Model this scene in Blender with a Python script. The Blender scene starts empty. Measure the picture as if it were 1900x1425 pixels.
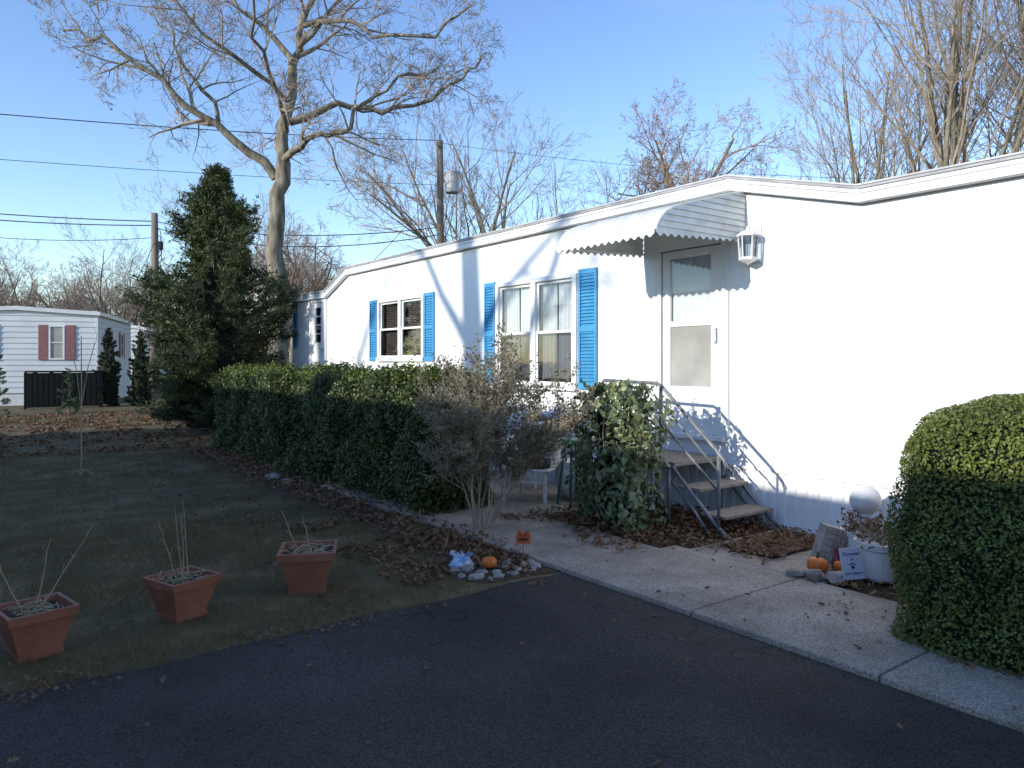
import bpy, math, random, bmesh
import numpy as np
from mathutils import Vector, Matrix, noise
random.seed(7); RNG=np.random.default_rng(7)
scene=bpy.context.scene
COL=scene.collection
R=random.uniform

# ---------------------------------------------------------------- materials
def mat(name,c1,c2=None,scale=6,rough=.8,bump=0,bscale=None,metal=0,spec=.4,island=False,transl=0,detail=6,c3=None,stretch=None,bdist=.02):
    m=bpy.data.materials.new(name); m.use_nodes=True
    nt=m.node_tree; N=nt.nodes; L=nt.links
    b=N['Principled BSDF']; b.inputs['Roughness'].default_value=rough
    b.inputs['Metallic'].default_value=metal
    b.inputs['Specular IOR Level'].default_value=spec
    b.inputs['Base Color'].default_value=(*c1,1)
    tc=N.new('ShaderNodeTexCoord'); src=tc.outputs['Object']
    if stretch:
        mp=N.new('ShaderNodeMapping'); mp.inputs['Scale'].default_value=stretch
        L.new(src,mp.inputs['Vector']); src=mp.outputs[0]
    if c2:
        r=N.new('ShaderNodeValToRGB')
        r.color_ramp.elements[0].color=(*c1,1); r.color_ramp.elements[1].color=(*c2,1)
        if island:
            g=N.new('ShaderNodeNewGeometry'); n=N.new('ShaderNodeTexNoise'); n.inputs['Scale'].default_value=scale
            L.new(src,n.inputs['Vector'])
            mx=N.new('ShaderNodeMath'); mx.operation='MULTIPLY_ADD'; mx.inputs[1].default_value=.6
            sb=N.new('ShaderNodeMath'); sb.operation='MULTIPLY_ADD'; sb.inputs[1].default_value=1.0; sb.inputs[2].default_value=-.3
            L.new(n.outputs[0],sb.inputs[0]); L.new(g.outputs['Random Per Island'],mx.inputs[0]); L.new(sb.outputs[0],mx.inputs[2])
            L.new(mx.outputs[0],r.inputs[0])
        else:
            n=N.new('ShaderNodeTexNoise'); n.inputs['Scale'].default_value=scale; n.inputs['Detail'].default_value=detail
            L.new(src,n.inputs['Vector']); L.new(n.outputs[0],r.inputs[0])
            r.color_ramp.elements[0].position=.32; r.color_ramp.elements[1].position=.68
        if c3:
            e=r.color_ramp.elements.new(.5); e.color=(*c3,1)
        L.new(r.outputs[0],b.inputs['Base Color']); colout=r.outputs[0]
    if bump:
        n2=N.new('ShaderNodeTexNoise'); n2.inputs['Scale'].default_value=bscale or scale*4; n2.inputs['Detail'].default_value=5
        L.new(src,n2.inputs['Vector'])
        bp=N.new('ShaderNodeBump'); bp.inputs['Strength'].default_value=bump; bp.inputs['Distance'].default_value=bdist
        L.new(n2.outputs[0],bp.inputs['Height']); L.new(bp.outputs[0],b.inputs['Normal'])
    if transl:
        t=N.new('ShaderNodeBsdfTranslucent'); ms=N.new('ShaderNodeMixShader'); ms.inputs[0].default_value=transl
        if c2: L.new(colout,t.inputs[0])
        else: t.inputs[0].default_value=(*c1,1)
        L.new(b.outputs[0],ms.inputs[1]); L.new(t.outputs[0],ms.inputs[2]); L.new(ms.outputs[0],N['Material Output'].inputs[0])
    return m

def paving(name,c1,c2,big,speck,lo,hi,cracks=0,bump=.6,dist=.006):
    m=bpy.data.materials.new(name); m.use_nodes=True; nt=m.node_tree; N=nt.nodes; L=nt.links
    b=N['Principled BSDF']; b.inputs['Roughness'].default_value=.88; b.inputs['Specular IOR Level'].default_value=.3
    tc=N.new('ShaderNodeTexCoord'); src=tc.outputs['Object']
    n=N.new('ShaderNodeTexNoise'); n.inputs['Scale'].default_value=big; n.inputs['Detail'].default_value=8; n.inputs['Roughness'].default_value=.62; L.new(src,n.inputs['Vector'])
    r=N.new('ShaderNodeValToRGB'); r.color_ramp.elements[0].color=(*c1,1); r.color_ramp.elements[1].color=(*c2,1); r.color_ramp.elements[0].position=.35; r.color_ramp.elements[1].position=.66
    L.new(n.outputs[0],r.inputs[0])
    v=N.new('ShaderNodeTexVoronoi'); v.inputs['Scale'].default_value=speck; L.new(src,v.inputs['Vector'])
    bw=N.new('ShaderNodeSeparateColor'); L.new(v.outputs['Color'],bw.inputs[0])
    mr=N.new('ShaderNodeMapRange'); mr.inputs['To Min'].default_value=lo; mr.inputs['To Max'].default_value=hi; L.new(bw.outputs[0],mr.inputs[0])
    pw=N.new('ShaderNodeMath'); pw.operation='POWER'; pw.inputs[1].default_value=1.6; L.new(mr.outputs[0],pw.inputs[0])
    sc=N.new('ShaderNodeVectorMath'); sc.operation='SCALE'; L.new(r.outputs[0],sc.inputs[0]); L.new(pw.outputs[0],sc.inputs['Scale'])
    out=sc.outputs[0]
    if cracks:
        wn=N.new('ShaderNodeTexNoise'); wn.inputs['Scale'].default_value=3; wn.inputs['Detail'].default_value=6; L.new(src,wn.inputs['Vector'])
        ad=N.new('ShaderNodeVectorMath'); ad.operation='MULTIPLY_ADD'; ad.inputs[1].default_value=(.45,.45,.45); L.new(wn.outputs['Color'],ad.inputs[0]); L.new(src,ad.inputs[2])
        vc=N.new('ShaderNodeTexVoronoi'); vc.feature='DISTANCE_TO_EDGE'; vc.inputs['Scale'].default_value=1.9; L.new(ad.outputs[0],vc.inputs['Vector'])
        cr=N.new('ShaderNodeValToRGB'); cr.color_ramp.elements[0].position=.0; cr.color_ramp.elements[1].position=.012; cr.color_ramp.elements[0].color=(.25,.25,.25,1); L.new(vc.outputs[0],cr.inputs[0])
        mk=N.new('ShaderNodeTexNoise'); mk.inputs['Scale'].default_value=.55; L.new(src,mk.inputs['Vector'])
        mkr=N.new('ShaderNodeMapRange'); mkr.inputs['From Min'].default_value=.46; mkr.inputs['From Max'].default_value=.56; L.new(mk.outputs[0],mkr.inputs[0])
        mm=N.new('ShaderNodeMix'); mm.data_type='RGBA'; mm.inputs[6].default_value=(1,1,1,1); L.new(mkr.outputs[0],mm.inputs[0]); L.new(cr.outputs[0],mm.inputs[7])
        mu=N.new('ShaderNodeVectorMath'); mu.operation='MULTIPLY'; L.new(out,mu.inputs[0]); L.new(mm.outputs[2],mu.inputs[1]); out=mu.outputs[0]
    L.new(out,b.inputs['Base Color'])
    bp=N.new('ShaderNodeBump'); bp.inputs['Strength'].default_value=bump; bp.inputs['Distance'].default_value=dist
    L.new(v.outputs['Distance'],bp.inputs['Height']); L.new(bp.outputs[0],b.inputs['Normal'])
    return m

def glassmat(name,tint=(.9,.95,1),refl=.06):
    m=bpy.data.materials.new(name); m.use_nodes=True; nt=m.node_tree; N=nt.nodes; L=nt.links
    N.remove(N['Principled BSDF'])
    t=N.new('ShaderNodeBsdfTransparent'); t.inputs[0].default_value=(*tint,1)
    g=N.new('ShaderNodeBsdfGlossy'); g.inputs['Roughness'].default_value=.03
    f=N.new('ShaderNodeFresnel'); f.inputs[0].default_value=1.5
    a=N.new('ShaderNodeMath'); a.operation='ADD'; a.inputs[1].default_value=refl; L.new(f.outputs[0],a.inputs[0])
    ms=N.new('ShaderNodeMixShader'); L.new(a.outputs[0],ms.inputs[0]); L.new(t.outputs[0],ms.inputs[1]); L.new(g.outputs[0],ms.inputs[2])
    L.new(ms.outputs[0],N['Material Output'].inputs[0]); return m

M={}
M['white']=mat('white_siding',(.80,.80,.78),(.86,.86,.84),1.2,.55,.05,25)
M['trim']=mat('white_trim',(.80,.80,.78),(.72,.72,.69),4,.5)
M['fascia']=mat('fascia_metal',(.76,.76,.76),(.62,.62,.63),3,.45,stretch=(1,.4,4))
M['roofedge']=mat('roof_edge',(.25,.25,.27),(.40,.40,.41),5,.6)
M['roof']=mat('roof_coating',(.55,.55,.56),(.40,.40,.41),2,.8)
M['blue']=mat('blue_shutter_paint',(.05,.25,.46),(.07,.31,.54),8,.5)
M['pink']=mat('rose_shutter_paint',(.27,.12,.13),(.33,.16,.16),8,.6)
M['glass']=glassmat('window_glass')
M['curtain']=mat('sheer_curtain',(.80,.80,.78),(.86,.86,.84),10,.9,transl=.2)
M['blind']=mat('dark_blind',(.10,.075,.06),(.15,.12,.10),10,.6)
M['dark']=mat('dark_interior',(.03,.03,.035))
M['inner']=mat('inner_door_paint',(.78,.77,.70),(.82,.81,.75),2,.6)
M['screen']=mat('insect_screen',(.28,.28,.25),(.42,.42,.38),2.5,.8)
M['awning']=mat('awning_metal',(.56,.56,.53),(.76,.76,.73),5,.5,stretch=(1,2,1.5),c3=(.70,.70,.67))
M['steel']=mat('painted_grey_steel',(.13,.135,.14),(.26,.265,.27),14,.45,metal=.2)
M['tread']=mat('weathered_tread',(.18,.15,.125),(.33,.295,.26),30,.85,.4)
M['asphalt']=paving('asphalt',(.040,.034,.028),(.074,.064,.054),.9,150,.60,1.32,cracks=1,bump=.6)
M['concrete']=paving('exposed_aggregate',(.27,.22,.175),(.44,.37,.30),2.2,140,.70,1.24,bump=.45)
M['lawn']=mat('lawn_soil',(.075,.055,.023),(.20,.14,.07),2.2,.95,.8,60,c3=(.115,.088,.037))
M['soil']=mat('bed_soil',(.055,.032,.018),(.12,.072,.038),25,.95,.9,60)
M['grass']=mat('grass_blade',(.080,.080,.018),(.28,.20,.085),1.5,.8,island=True,transl=.2)
M['hedge']=mat('hedge_leaf',(.022,.036,.009),(.11,.150,.033),3,.42,island=True,transl=.2)
M['box']=mat('boxwood_leaf',(.045,.065,.011),(.24,.29,.06),3,.45,island=True,transl=.2)
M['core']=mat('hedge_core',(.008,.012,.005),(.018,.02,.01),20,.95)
M['ivy']=mat('ivy_leaf',(.05,.080,.022),(.46,.46,.27),4,.3,island=True,transl=.15,c3=(.15,.19,.08))
M['conifer']=mat('conifer_leaf',(.014,.026,.009),(.10,.125,.036),1.2,.6,island=True,transl=.12)
M['arbor']=mat('arborvitae_leaf',(.010,.020,.008),(.040,.058,.020),2,.6,island=True)
M['young']=mat('young_conifer_leaf',(.06,.09,.04),(.12,.17,.08),2,.6,island=True)
M['bark']=mat('pale_bark',(.09,.08,.062),(.29,.26,.20),7,.9,.9,16,stretch=(1,1,.3),c3=(.18,.16,.12))
M['twig']=mat('twig',(.22,.18,.14),(.34,.29,.235),4,.9)
M['twig2']=mat('twig_reddish',(.24,.165,.125),(.35,.26,.20),4,.9)
M['brownleaf']=mat('withered_leaf',(.20,.11,.055),(.36,.21,.12),4,.8,island=True,transl=.3)
M['litter']=mat('fallen_leaf',(.09,.042,.018),(.29,.155,.075),4,.8,island=True)
M['shrubtwig']=mat('shrub_stem',(.26,.21,.15),(.48,.41,.31),8,.9)
M['shrubleaf']=mat('shrub_leaf',(.12,.105,.06),(.38,.33,.21),5,.7,island=True,transl=.3)
M['terra']=mat('terracotta_plastic',(.25,.090,.052),(.34,.135,.080),6,.6,.1)
M['potsoil']=mat('potting_soil',(.05,.035,.025),(.16,.12,.08),40,.95,.8)
M['straw']=mat('dry_straw',(.32,.25,.15),(.46,.37,.23),10,.9)
M['stone']=mat('garden_stone',(.18,.155,.13),(.34,.30,.26),9,.8,.5,30)
M['stone2']=mat('pale_stone',(.28,.24,.20),(.46,.40,.345),9,.8,.4,30)
M['orange']=mat('pumpkin_skin',(.60,.14,.02),(.75,.22,.03),10,.45)
M['stem']=mat('pumpkin_stem',(.12,.10,.04))
M['wicker']=mat('white_wicker',(.68,.67,.64),(.80,.79,.76),20,.6)
M['cushion']=mat('navy_cushion',(.012,.014,.03),(.02,.024,.05),20,.85)
M['greenpaint']=mat('green_paint',(.03,.12,.08),(.05,.17,.12),10,.5)
M['bluepot']=mat('blue_enamel',(.04,.10,.22),(.06,.13,.28),10,.35)
M['darkwood']=mat('dark_wood',(.035,.025,.02),(.07,.05,.04),10,.6)
M['white2']=mat('white_plastic',(.66,.66,.65),(.76,.76,.75),3,.35)
M['cardblue']=mat('card_ink_blue',(.03,.06,.30))
M['card']=mat('card_lavender',(.62,.61,.68),(.72,.71,.78),6,.6)
M['signred']=mat('sign_red',(.50,.09,.02),(.58,.12,.03),8,.6)
M['signblack']=mat('sign_black',(.02,.02,.02))
M['mat']=mat('coir_mat',(.05,.026,.012),(.15,.085,.042),18,.95,1,90,c3=(.10,.055,.027))
M['pole']=mat('weathered_pole',(.15,.125,.10),(.24,.20,.16),6,.9,.4,stretch=(3,3,.3))
M['cable']=mat('black_cable',(.02,.02,.022))
M['trans']=mat('transformer_paint',(.42,.44,.46),(.5,.52,.54),3,.5)
M['clap']=mat('clapboard',(.58,.60,.62),(.66,.68,.69),1.5,.6)
M['fence']=mat('dark_fence',(.022,.018,.015),(.045,.035,.028),12,.8)
M['cloth']=mat('blue_white_glaze',(.16,.28,.50),(.60,.65,.72),14,.4,c3=(.40,.48,.62))
M['brass']=mat('handle_metal',(.4,.4,.42),metal=.8,rough=.3)
mm_=bpy.data.materials.new('screen_mesh'); mm_.use_nodes=True; N_=mm_.node_tree.nodes; t_=N_.new('ShaderNodeBsdfTransparent'); t_.inputs[0].default_value=(.8,.8,.8,1); x_=N_.new('ShaderNodeMixShader'); x_.inputs[0].default_value=.30
N_['Principled BSDF'].inputs['Base Color'].default_value=(.05,.05,.055,1)
mm_.node_tree.links.new(t_.outputs[0],x_.inputs[1]); mm_.node_tree.links.new(N_['Principled BSDF'].outputs[0],x_.inputs[2]); mm_.node_tree.links.new(x_.outputs[0],N_['Material Output'].inputs[0]); M['mesh']=mm_

# ---------------------------------------------------------------- mesh builder
class MB:
    def __init__(s): s.v=[];s.f=[];s.m=[]
    def face(s,pts,mi=0):
        i=len(s.v); s.v.extend([tuple(p) for p in pts]); s.f.append(tuple(range(i,i+len(pts)))); s.m.append(mi)
    def box(s,x0,x1,y0,y1,z0,z1,mi=0):
        i=len(s.v)
        s.v.extend([(x0,y0,z0),(x1,y0,z0),(x1,y1,z0),(x0,y1,z0),(x0,y0,z1),(x1,y0,z1),(x1,y1,z1),(x0,y1,z1)])
        for q in ((0,3,2,1),(4,5,6,7),(0,1,5,4),(1,2,6,5),(2,3,7,6),(3,0,4,7)):
            s.f.append(tuple(i+k for k in q)); s.m.append(mi)
    def tube(s,pts,rad,n=6,mi=0,cap=True):
        pts=[Vector(p) for p in pts]
        if not hasattr(rad,'__len__'): rad=[rad]*len(pts)
        i0=len(s.v); k=len(pts)
        cs=[(math.cos(2*math.pi*j/n),math.sin(2*math.pi*j/n)) for j in range(n)]
        d=(pts[-1]-pts[0]); ref=Vector((0,0,1)) if abs(d.normalized().z)<.9 else Vector((1,0,0))
        for a in range(k):
            if a==0: t=pts[1]-pts[0]
            elif a==k-1: t=pts[-1]-pts[-2]
            else: t=pts[a+1]-pts[a-1]
            t.normalize(); u=t.cross(ref)
            if u.length<1e-3: u=t.cross(Vector((.3,.9,.1)))
            u.normalize(); w=t.cross(u); p=pts[a]; r=rad[a]
            for c,sn in cs: s.v.append((p.x+r*(u.x*c+w.x*sn),p.y+r*(u.y*c+w.y*sn),p.z+r*(u.z*c+w.z*sn)))
        for a in range(k-1):
            for j in range(n):
                j2=(j+1)%n; b=i0+a*n
                s.f.append((b+j,b+n+j,b+n+j2,b+j2)); s.m.append(mi)
        if cap and n>3:
            s.f.append(tuple(i0+j for j in range(n))); s.m.append(mi)
            s.f.append(tuple(i0+(k-1)*n+j for j in reversed(range(n)))); s.m.append(mi)
    def lathe(s,prof,c,n=24,mi=0,rib=0,nr=0):
        i0=len(s.v); cx,cy,cz=c
        for r,z in prof:
            for j in range(n):
                a=2*math.pi*j/n; rr=r*(1-rib*abs(math.cos(a*nr/2))**.6) if rib else r
                s.v.append((cx+rr*math.cos(a),cy+rr*math.sin(a),cz+z))
        for a in range(len(prof)-1):
            for j in range(n):
                j2=(j+1)%n; b=i0+a*n
                s.f.append((b+j,b+j2,b+n+j2,b+n+j)); s.m.append(mi)
    def grid(s,fn,nu,nv,mi=0):
        i0=len(s.v)
        for a in range(nu+1):
            for b in range(nv+1): s.v.append(tuple(fn(a/nu,b/nv)))
        for a in range(nu):
            for b in range(nv):
                k=i0+a*(nv+1)+b; s.f.append((k,k+nv+1,k+nv+2,k+1)); s.m.append(mi)
    def cloud(s,P,N,S,tm,T=None,mi=0):
        P=np.asarray(P,float);N=np.asarray(N,float);n=len(P)
        N=N/np.maximum(np.linalg.norm(N,axis=1,keepdims=True),1e-6)
        if T is None: T=RNG.normal(size=(n,3))
        T=T-(T*N).sum(1,keepdims=True)*N; T/=np.maximum(np.linalg.norm(T,axis=1,keepdims=True),1e-6)
        B=np.cross(N,T); tm=np.asarray(tm,float); k=len(tm); S=np.broadcast_to(S,(n,))
        V=P[:,None,:]+S[:,None,None]*(tm[None,:,0,None]*T[:,None,:]+tm[None,:,1,None]*B[:,None,:]+tm[None,:,2,None]*N[:,None,:])
        i0=len(s.v); s.v.extend(map(tuple,V.reshape(-1,3).tolist()))
        s.f.extend(map(tuple,(i0+np.arange(n*k).reshape(n,k)).tolist())); s.m.extend([mi]*n)
    def xf(s,mx,start=0):
        s.v[start:]=[tuple(mx@Vector(p)) for p in s.v[start:]]
    def build(s,name,mats,parent=None,smooth=False,bevel=0,origin=None):
        A=np.array(s.v)
        if origin is None:
            lo=A.min(0);hi=A.max(0); origin=((lo[0]+hi[0])/2,(lo[1]+hi[1])/2,lo[2])
        A=A-np.array(origin)
        me=bpy.data.meshes.new(name); me.from_pydata(A.tolist(),[],s.f)
        for x in (mats if isinstance(mats,(list,tuple)) else [mats]): me.materials.append(x)
        me.polygons.foreach_set('material_index',s.m)
        if smooth: me.polygons.foreach_set('use_smooth',[True]*len(s.f))
        me.update()
        o=bpy.data.objects.new(name,me); COL.objects.link(o); o.location=origin
        if bevel:
            b=o.modifiers.new('bevel','BEVEL'); b.width=bevel; b.segments=2; b.limit_method='ANGLE'
        if parent: child(o,parent)
        return o
def child(o,p):
    o.parent=p; o.matrix_parent_inverse=Matrix.Translation(-Vector(p.location))
def empty(name,loc):
    o=bpy.data.objects.new(name,None); COL.objects.link(o); o.location=loc; o.empty_display_size=.2; return o
def top(o,label,cat,group=None,kind=None):
    o['label']=label;o['category']=cat
    if group:o['group']=group
    if kind:o['kind']=kind
    return o
def copy_thing(root,loc,rz,sc):
    n=root.copy(); COL.objects.link(n); n.location=loc; n.rotation_euler=(0,0,rz); n.scale=sc if hasattr(sc,'__len__') else (sc,)*3
    for c in [c for c in root.children]:
        k=c.copy(); COL.objects.link(k); k.parent=n
    return n
DIA=[(-.5,0,0),(0,.3,.07),(.5,0,0),(0,-.3,.07)]
NDL=[(-.5,0,0),(0,.13,.04),(.5,0,0),(0,-.13,.04)]
IVYL=[(-.5,0,0),(-.4,.36,.06),(0,.34,.08),(.55,0,-.05),(0,-.34,.08),(-.4,-.36,.06)]
OAKL=[(-.5,0,0),(-.25,.08,.03),(-.15,.28,.12),(0,.12,.03),(.2,.3,.14),(.28,.1,.05),(.5,0,.12),(.28,-.1,.05),(.2,-.28,.13),(0,-.12,.03),(-.15,-.26,.1),(-.25,-.08,.03)]
BLD=[(0,.05,0),(0,-.05,0),(1,0,.15)]

# ---------------------------------------------------------------- ground & paving
def struct(o): o['kind']='structure'; return o
g=MB(); g.face([(-300,-300,0),(300,-300,0),(300,300,0),(-300,300,0)])
struct(g.build('ground',M['lawn'],origin=(0,0,0)))
g=MB()
ed=[]; n=90
for i in range(n+1):
    x=-3.6+(3.66+3.6)*i/n; ed.append((x,4.27+.08*noise.noise((x*1.7,0,0))+.035*noise.noise((x*9,3,0)),.006))
g.face([(-3.6,-8,.006),(3.66,-8,.006)]+ed[::-1])
struct(g.build('driveway',M['asphalt'],origin=(0,0,0)))
g=MB()
ys=[-6.45,-5.26,-4.07,-2.88,-1.69,-.5,.69,1.88,3.07,4.26,5.45,6.64,7.83,9.02]
for a,b in zip(ys[:-1],ys[1:]):
    x1=4.72 if a>4 else 4.9
    g.box(3.68,x1,a+.005,b-.005,-.05,.035)
g.box(4.91,6.2,2.9,4.1,-.05,.033)
g.box(4.73,6.2,5.9,12.9,-.05,.03)
struct(g.build('walkway',M['concrete'],origin=(0,0,0),bevel=.01))
g=MB()
def blob(pts,z,amp=.08):
    out=[]
    for (x0,y0),(x1,y1) in zip(pts,pts[1:]+pts[:1]):
        for k in range(8):
            t=k/8; x=x0+(x1-x0)*t;y=y0+(y1-y0)*t
            out.append((x+amp*noise.noise((x*2,y*2,5)),y+amp*noise.noise((x*2,y*2,9)),z))
    return out
g.face(blob([(2.9,4.5),(3.6,4.34),(3.64,6),(3.6,14.6),(2.9,14),(3.1,9),(3.1,6)],.005,.25))
g.face(blob([(4.76,4.15),(6.2,4.15),(6.2,5.85),(4.76,5.85)],.012,.03))
g.face(blob([(4.95,-2),(6.2,-2),(6.2,2.85),(4.95,2.85)],.012,.02))
struct(g.build('soil_bed',M['soil'],origin=(0,0,0)))

g=MB()
def rect(n,x0,x1,y0,y1): return np.column_stack([RNG.uniform(x0,x1,n),RNG.uniform(y0,y1,n)])
pts=np.vstack([rect(40000,-1.2,3.2,4.22,8),rect(28000,-1.5,3.3,8,15),rect(9000,-1.5,6,15,26)])
keep=[]
for x,y in pts:
    keep.append(noise.noise((x*1.3,y*1.3,0))+.8*R(-.5,.9)>-.2)
pts=pts[np.array(keep)]; nn=len(pts)
P=np.column_stack([pts,np.zeros(nn)]); T=RNG.normal(size=(nn,3))*.7; T[:,2]=1
Nn=RNG.normal(size=(nn,3)); Nn[:,2]=0
g.cloud(P,Nn,RNG.uniform(.02,.05,nn)*(1+pts[:,1]*.03),BLD,T=T)
o=g.build('grass',M['grass'],origin=(0,0,0)); top(o,'thin brown green winter lawn grass','grass',kind='stuff')

g=MB()
def litter(n,x0,x1,y0,y1,s0=.035,s1=.075,zt=.03,z0=.01,dens=None):
    p=rect(n,x0,x1,y0,y1)
    if dens is not None: p=p[[noise.noise((a*1.5,b*1.5,2))>dens for a,b in p]]
    k=len(p); N=RNG.normal(size=(k,3))*.6; N[:,2]=1
    g.cloud(np.column_stack([p,RNG.uniform(z0,z0+zt,k)]),N,RNG.uniform(s0,s1,k),OAKL)
litter(3200,3.15,3.8,4.9,14.4,zt=.07)
litter(1900,2.5,3.7,4.4,7,dens=-.1)
litter(900,1.8,3.3,4.5,12,dens=.05)
litter(2400,4.75,6.15,4.15,5.9,zt=.10)
litter(500,4.3,4.9,4.3,6.2,z0=.04,dens=-.1)
litter(500,4.9,6.1,2.3,3.1,z0=.03)
litter(420,5.1,6.15,3.45,4.15,z0=.055,s1=.065)
litter(150,4.95,5.3,3.4,4.15,z0=.04,s1=.055)
litter(260,4.1,4.6,1.0,3.0,s0=.02,s1=.05,z0=.04,dens=.05)
litter(9000,-1,5,14.5,26,s0=.07,s1=.12,dens=-.05)
litter(1100,-.5,3.2,4.4,14,s0=.025,s1=.055,dens=.05)
litter(60,-.5,3.6,1.0,4.2,s0=.03,s1=.065)
litter(700,-.5,3.66,4.1,4.4,s0=.02,s1=.045,dens=0)
litter(40,3.7,4.8,.8,4.2,s0=.03,s1=.055,z0=.045)
o=g.build('fallen_leaves',M['litter'],origin=(0,0,0)); top(o,'scattered dry brown oak leaves on lawn and beds','leaves',kind='stuff')

# ---------------------------------------------------------------- main mobile home
WX=6.24
PROF=[(-5,3.11),(3.33,3.11),(4.66,3.46),(13.8,3.46),(14.86,3.08),(16.9,3.11)]
def ztop(y):
    for (a,za),(b,zb) in zip(PROF[:-1],PROF[1:]):
        if a<=y<=b: return za+(zb-za)*(y-a)/(b-a)
home=empty('mobile_home',(8.3,6,0)); top(home,'long white mobile home with blue shutters and door canopy','mobile home')
openings=[(10.84,12.46,1.64,2.70),(7.03,8.70,1.27,2.69),(4.78,5.60,.84,2.81),(14.95,15.75,.9,2.86)]
w=MB()
Ys=sorted(set([-5,16.9]+[o[0] for o in openings]+[o[1] for o in openings]))
Zs=sorted(set([.55,3.0]+[o[2] for o in openings]+[o[3] for o in openings]))
for a,b in zip(Ys[:-1],Ys[1:]):
    for c,d in zip(Zs[:-1],Zs[1:]):
        my,mz=(a+b)/2,(c+d)/2
        if any(o[0]<my<o[1] and o[2]<mz<o[3] for o in openings): continue
        w.face([(WX,a,c),(WX,a,d),(WX,b,d),(WX,b,c)])
w.face([(WX,-5,3.0)]+[(WX,y,z-.02) for y,z in PROF]+[(WX,16.9,3.0)])
for a,b,c,d in openings:
    for q in ([(WX,a,c),(WX+.1,a,c),(WX+.1,a,d),(WX,a,d)],[(WX,b,c),(WX+.1,b,c),(WX+.1,b,d),(WX,b,d)],[(WX,a,c),(WX+.1,a,c),(WX+.1,b,c),(WX,b,c)],[(WX,a,d),(WX+.1,a,d),(WX+.1,b,d),(WX,b,d)]): w.face(q)
w.face([(10.4,-5,0),(10.4,16.9,0)]+[(10.4,y,z-.02) for y,z in PROF[::-1]])
w.face([(WX,16.9,0.0),(10.4,16.9,0),(10.4,16.9,3.09),(WX,16.9,3.09)])
w.face([(WX,-5,0),(10.4,-5,0),(10.4,-5,3.09),(WX,-5,3.09)])
w.build('wall',M['white'],home)
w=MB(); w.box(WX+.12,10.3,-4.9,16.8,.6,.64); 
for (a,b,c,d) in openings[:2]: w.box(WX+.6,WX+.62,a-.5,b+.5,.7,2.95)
w.build('dark_room_backing',M['dark'],home)  # near-black sheets paint in the unlit rooms behind the windows
r=MB()
for (a,za),(b,zb) in zip(PROF[:-1],PROF[1:]):
    r.face([(6.14,a,za),(10.5,a,za),(10.5,b,zb),(6.14,b,zb)])
    r.face([(6.14,a,za-.015),(6.14,b,zb-.015),(10.5,b,zb-.015),(10.5,a,za-.015)])
    r.face([(6.14,a,za-.015),(6.14,a,za),(6.14,b,zb),(6.14,b,zb-.015)])
r.build('roof',M['roof'],home)
r=MB()
def strip(mb,x0,x1,zo,h,mi=0):
    for (a,za),(b,zb) in zip(PROF[:-1],PROF[1:]):
        A=[(x0,a,za-zo-h),(x0,a,za-zo),(x0,b,zb-zo),(x0,b,zb-zo-h)]; B=[(x1,)+p[1:] for p in A]
        mb.face(A,mi); mb.face([A[0],A[3],B[3],B[0]],mi); mb.face([A[1],B[1],B[2],A[2]],mi)
strip(r,6.165,6.24,.018,.14,0); strip(r,6.15,6.165,.018,.022,1); strip(r,6.15,6.165,.135,.02,0); strip(r,6.161,6.166,.075,.008,1); strip(r,6.225,6.24,.158,.012,1)
for y in (3.33,4.66,8.2,11.4,13.8,.4,1.9): 
    z=ztop(y); r.box(6.158,6.2,y-.02,y+.02,z-.15,z-.03,0)
r.build('fascia',[M['fascia'],M['roofedge']],home)
s=MB(); y=-5
while y<16.9:
    s.face([(WX+.0,y,0),(WX+.0,y,.54),(WX+.0,y+.055,.54),(WX+.0,y+.055,0)])
    s.face([(WX+.0,y+.055,0),(WX+.0,y+.055,.54),(WX+.018,y+.07,.54),(WX+.018,y+.07,0)])
    s.face([(WX+.018,y+.07,0),(WX+.018,y+.07,.54),(WX+.018,y+.10,.54),(WX+.018,y+.10,0)])
    s.face([(WX+.018,y+.10,0),(WX+.018,y+.10,.54),(WX+.0,y+.115,.54),(WX+.0,y+.115,0)])
    y+=.115
s.box(WX-.02,WX+.02,-5,16.9,.54,.565); s.box(WX-.012,WX+.01,-5,16.9,0,.05)
s.build('skirting',M['white'],home)

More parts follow.
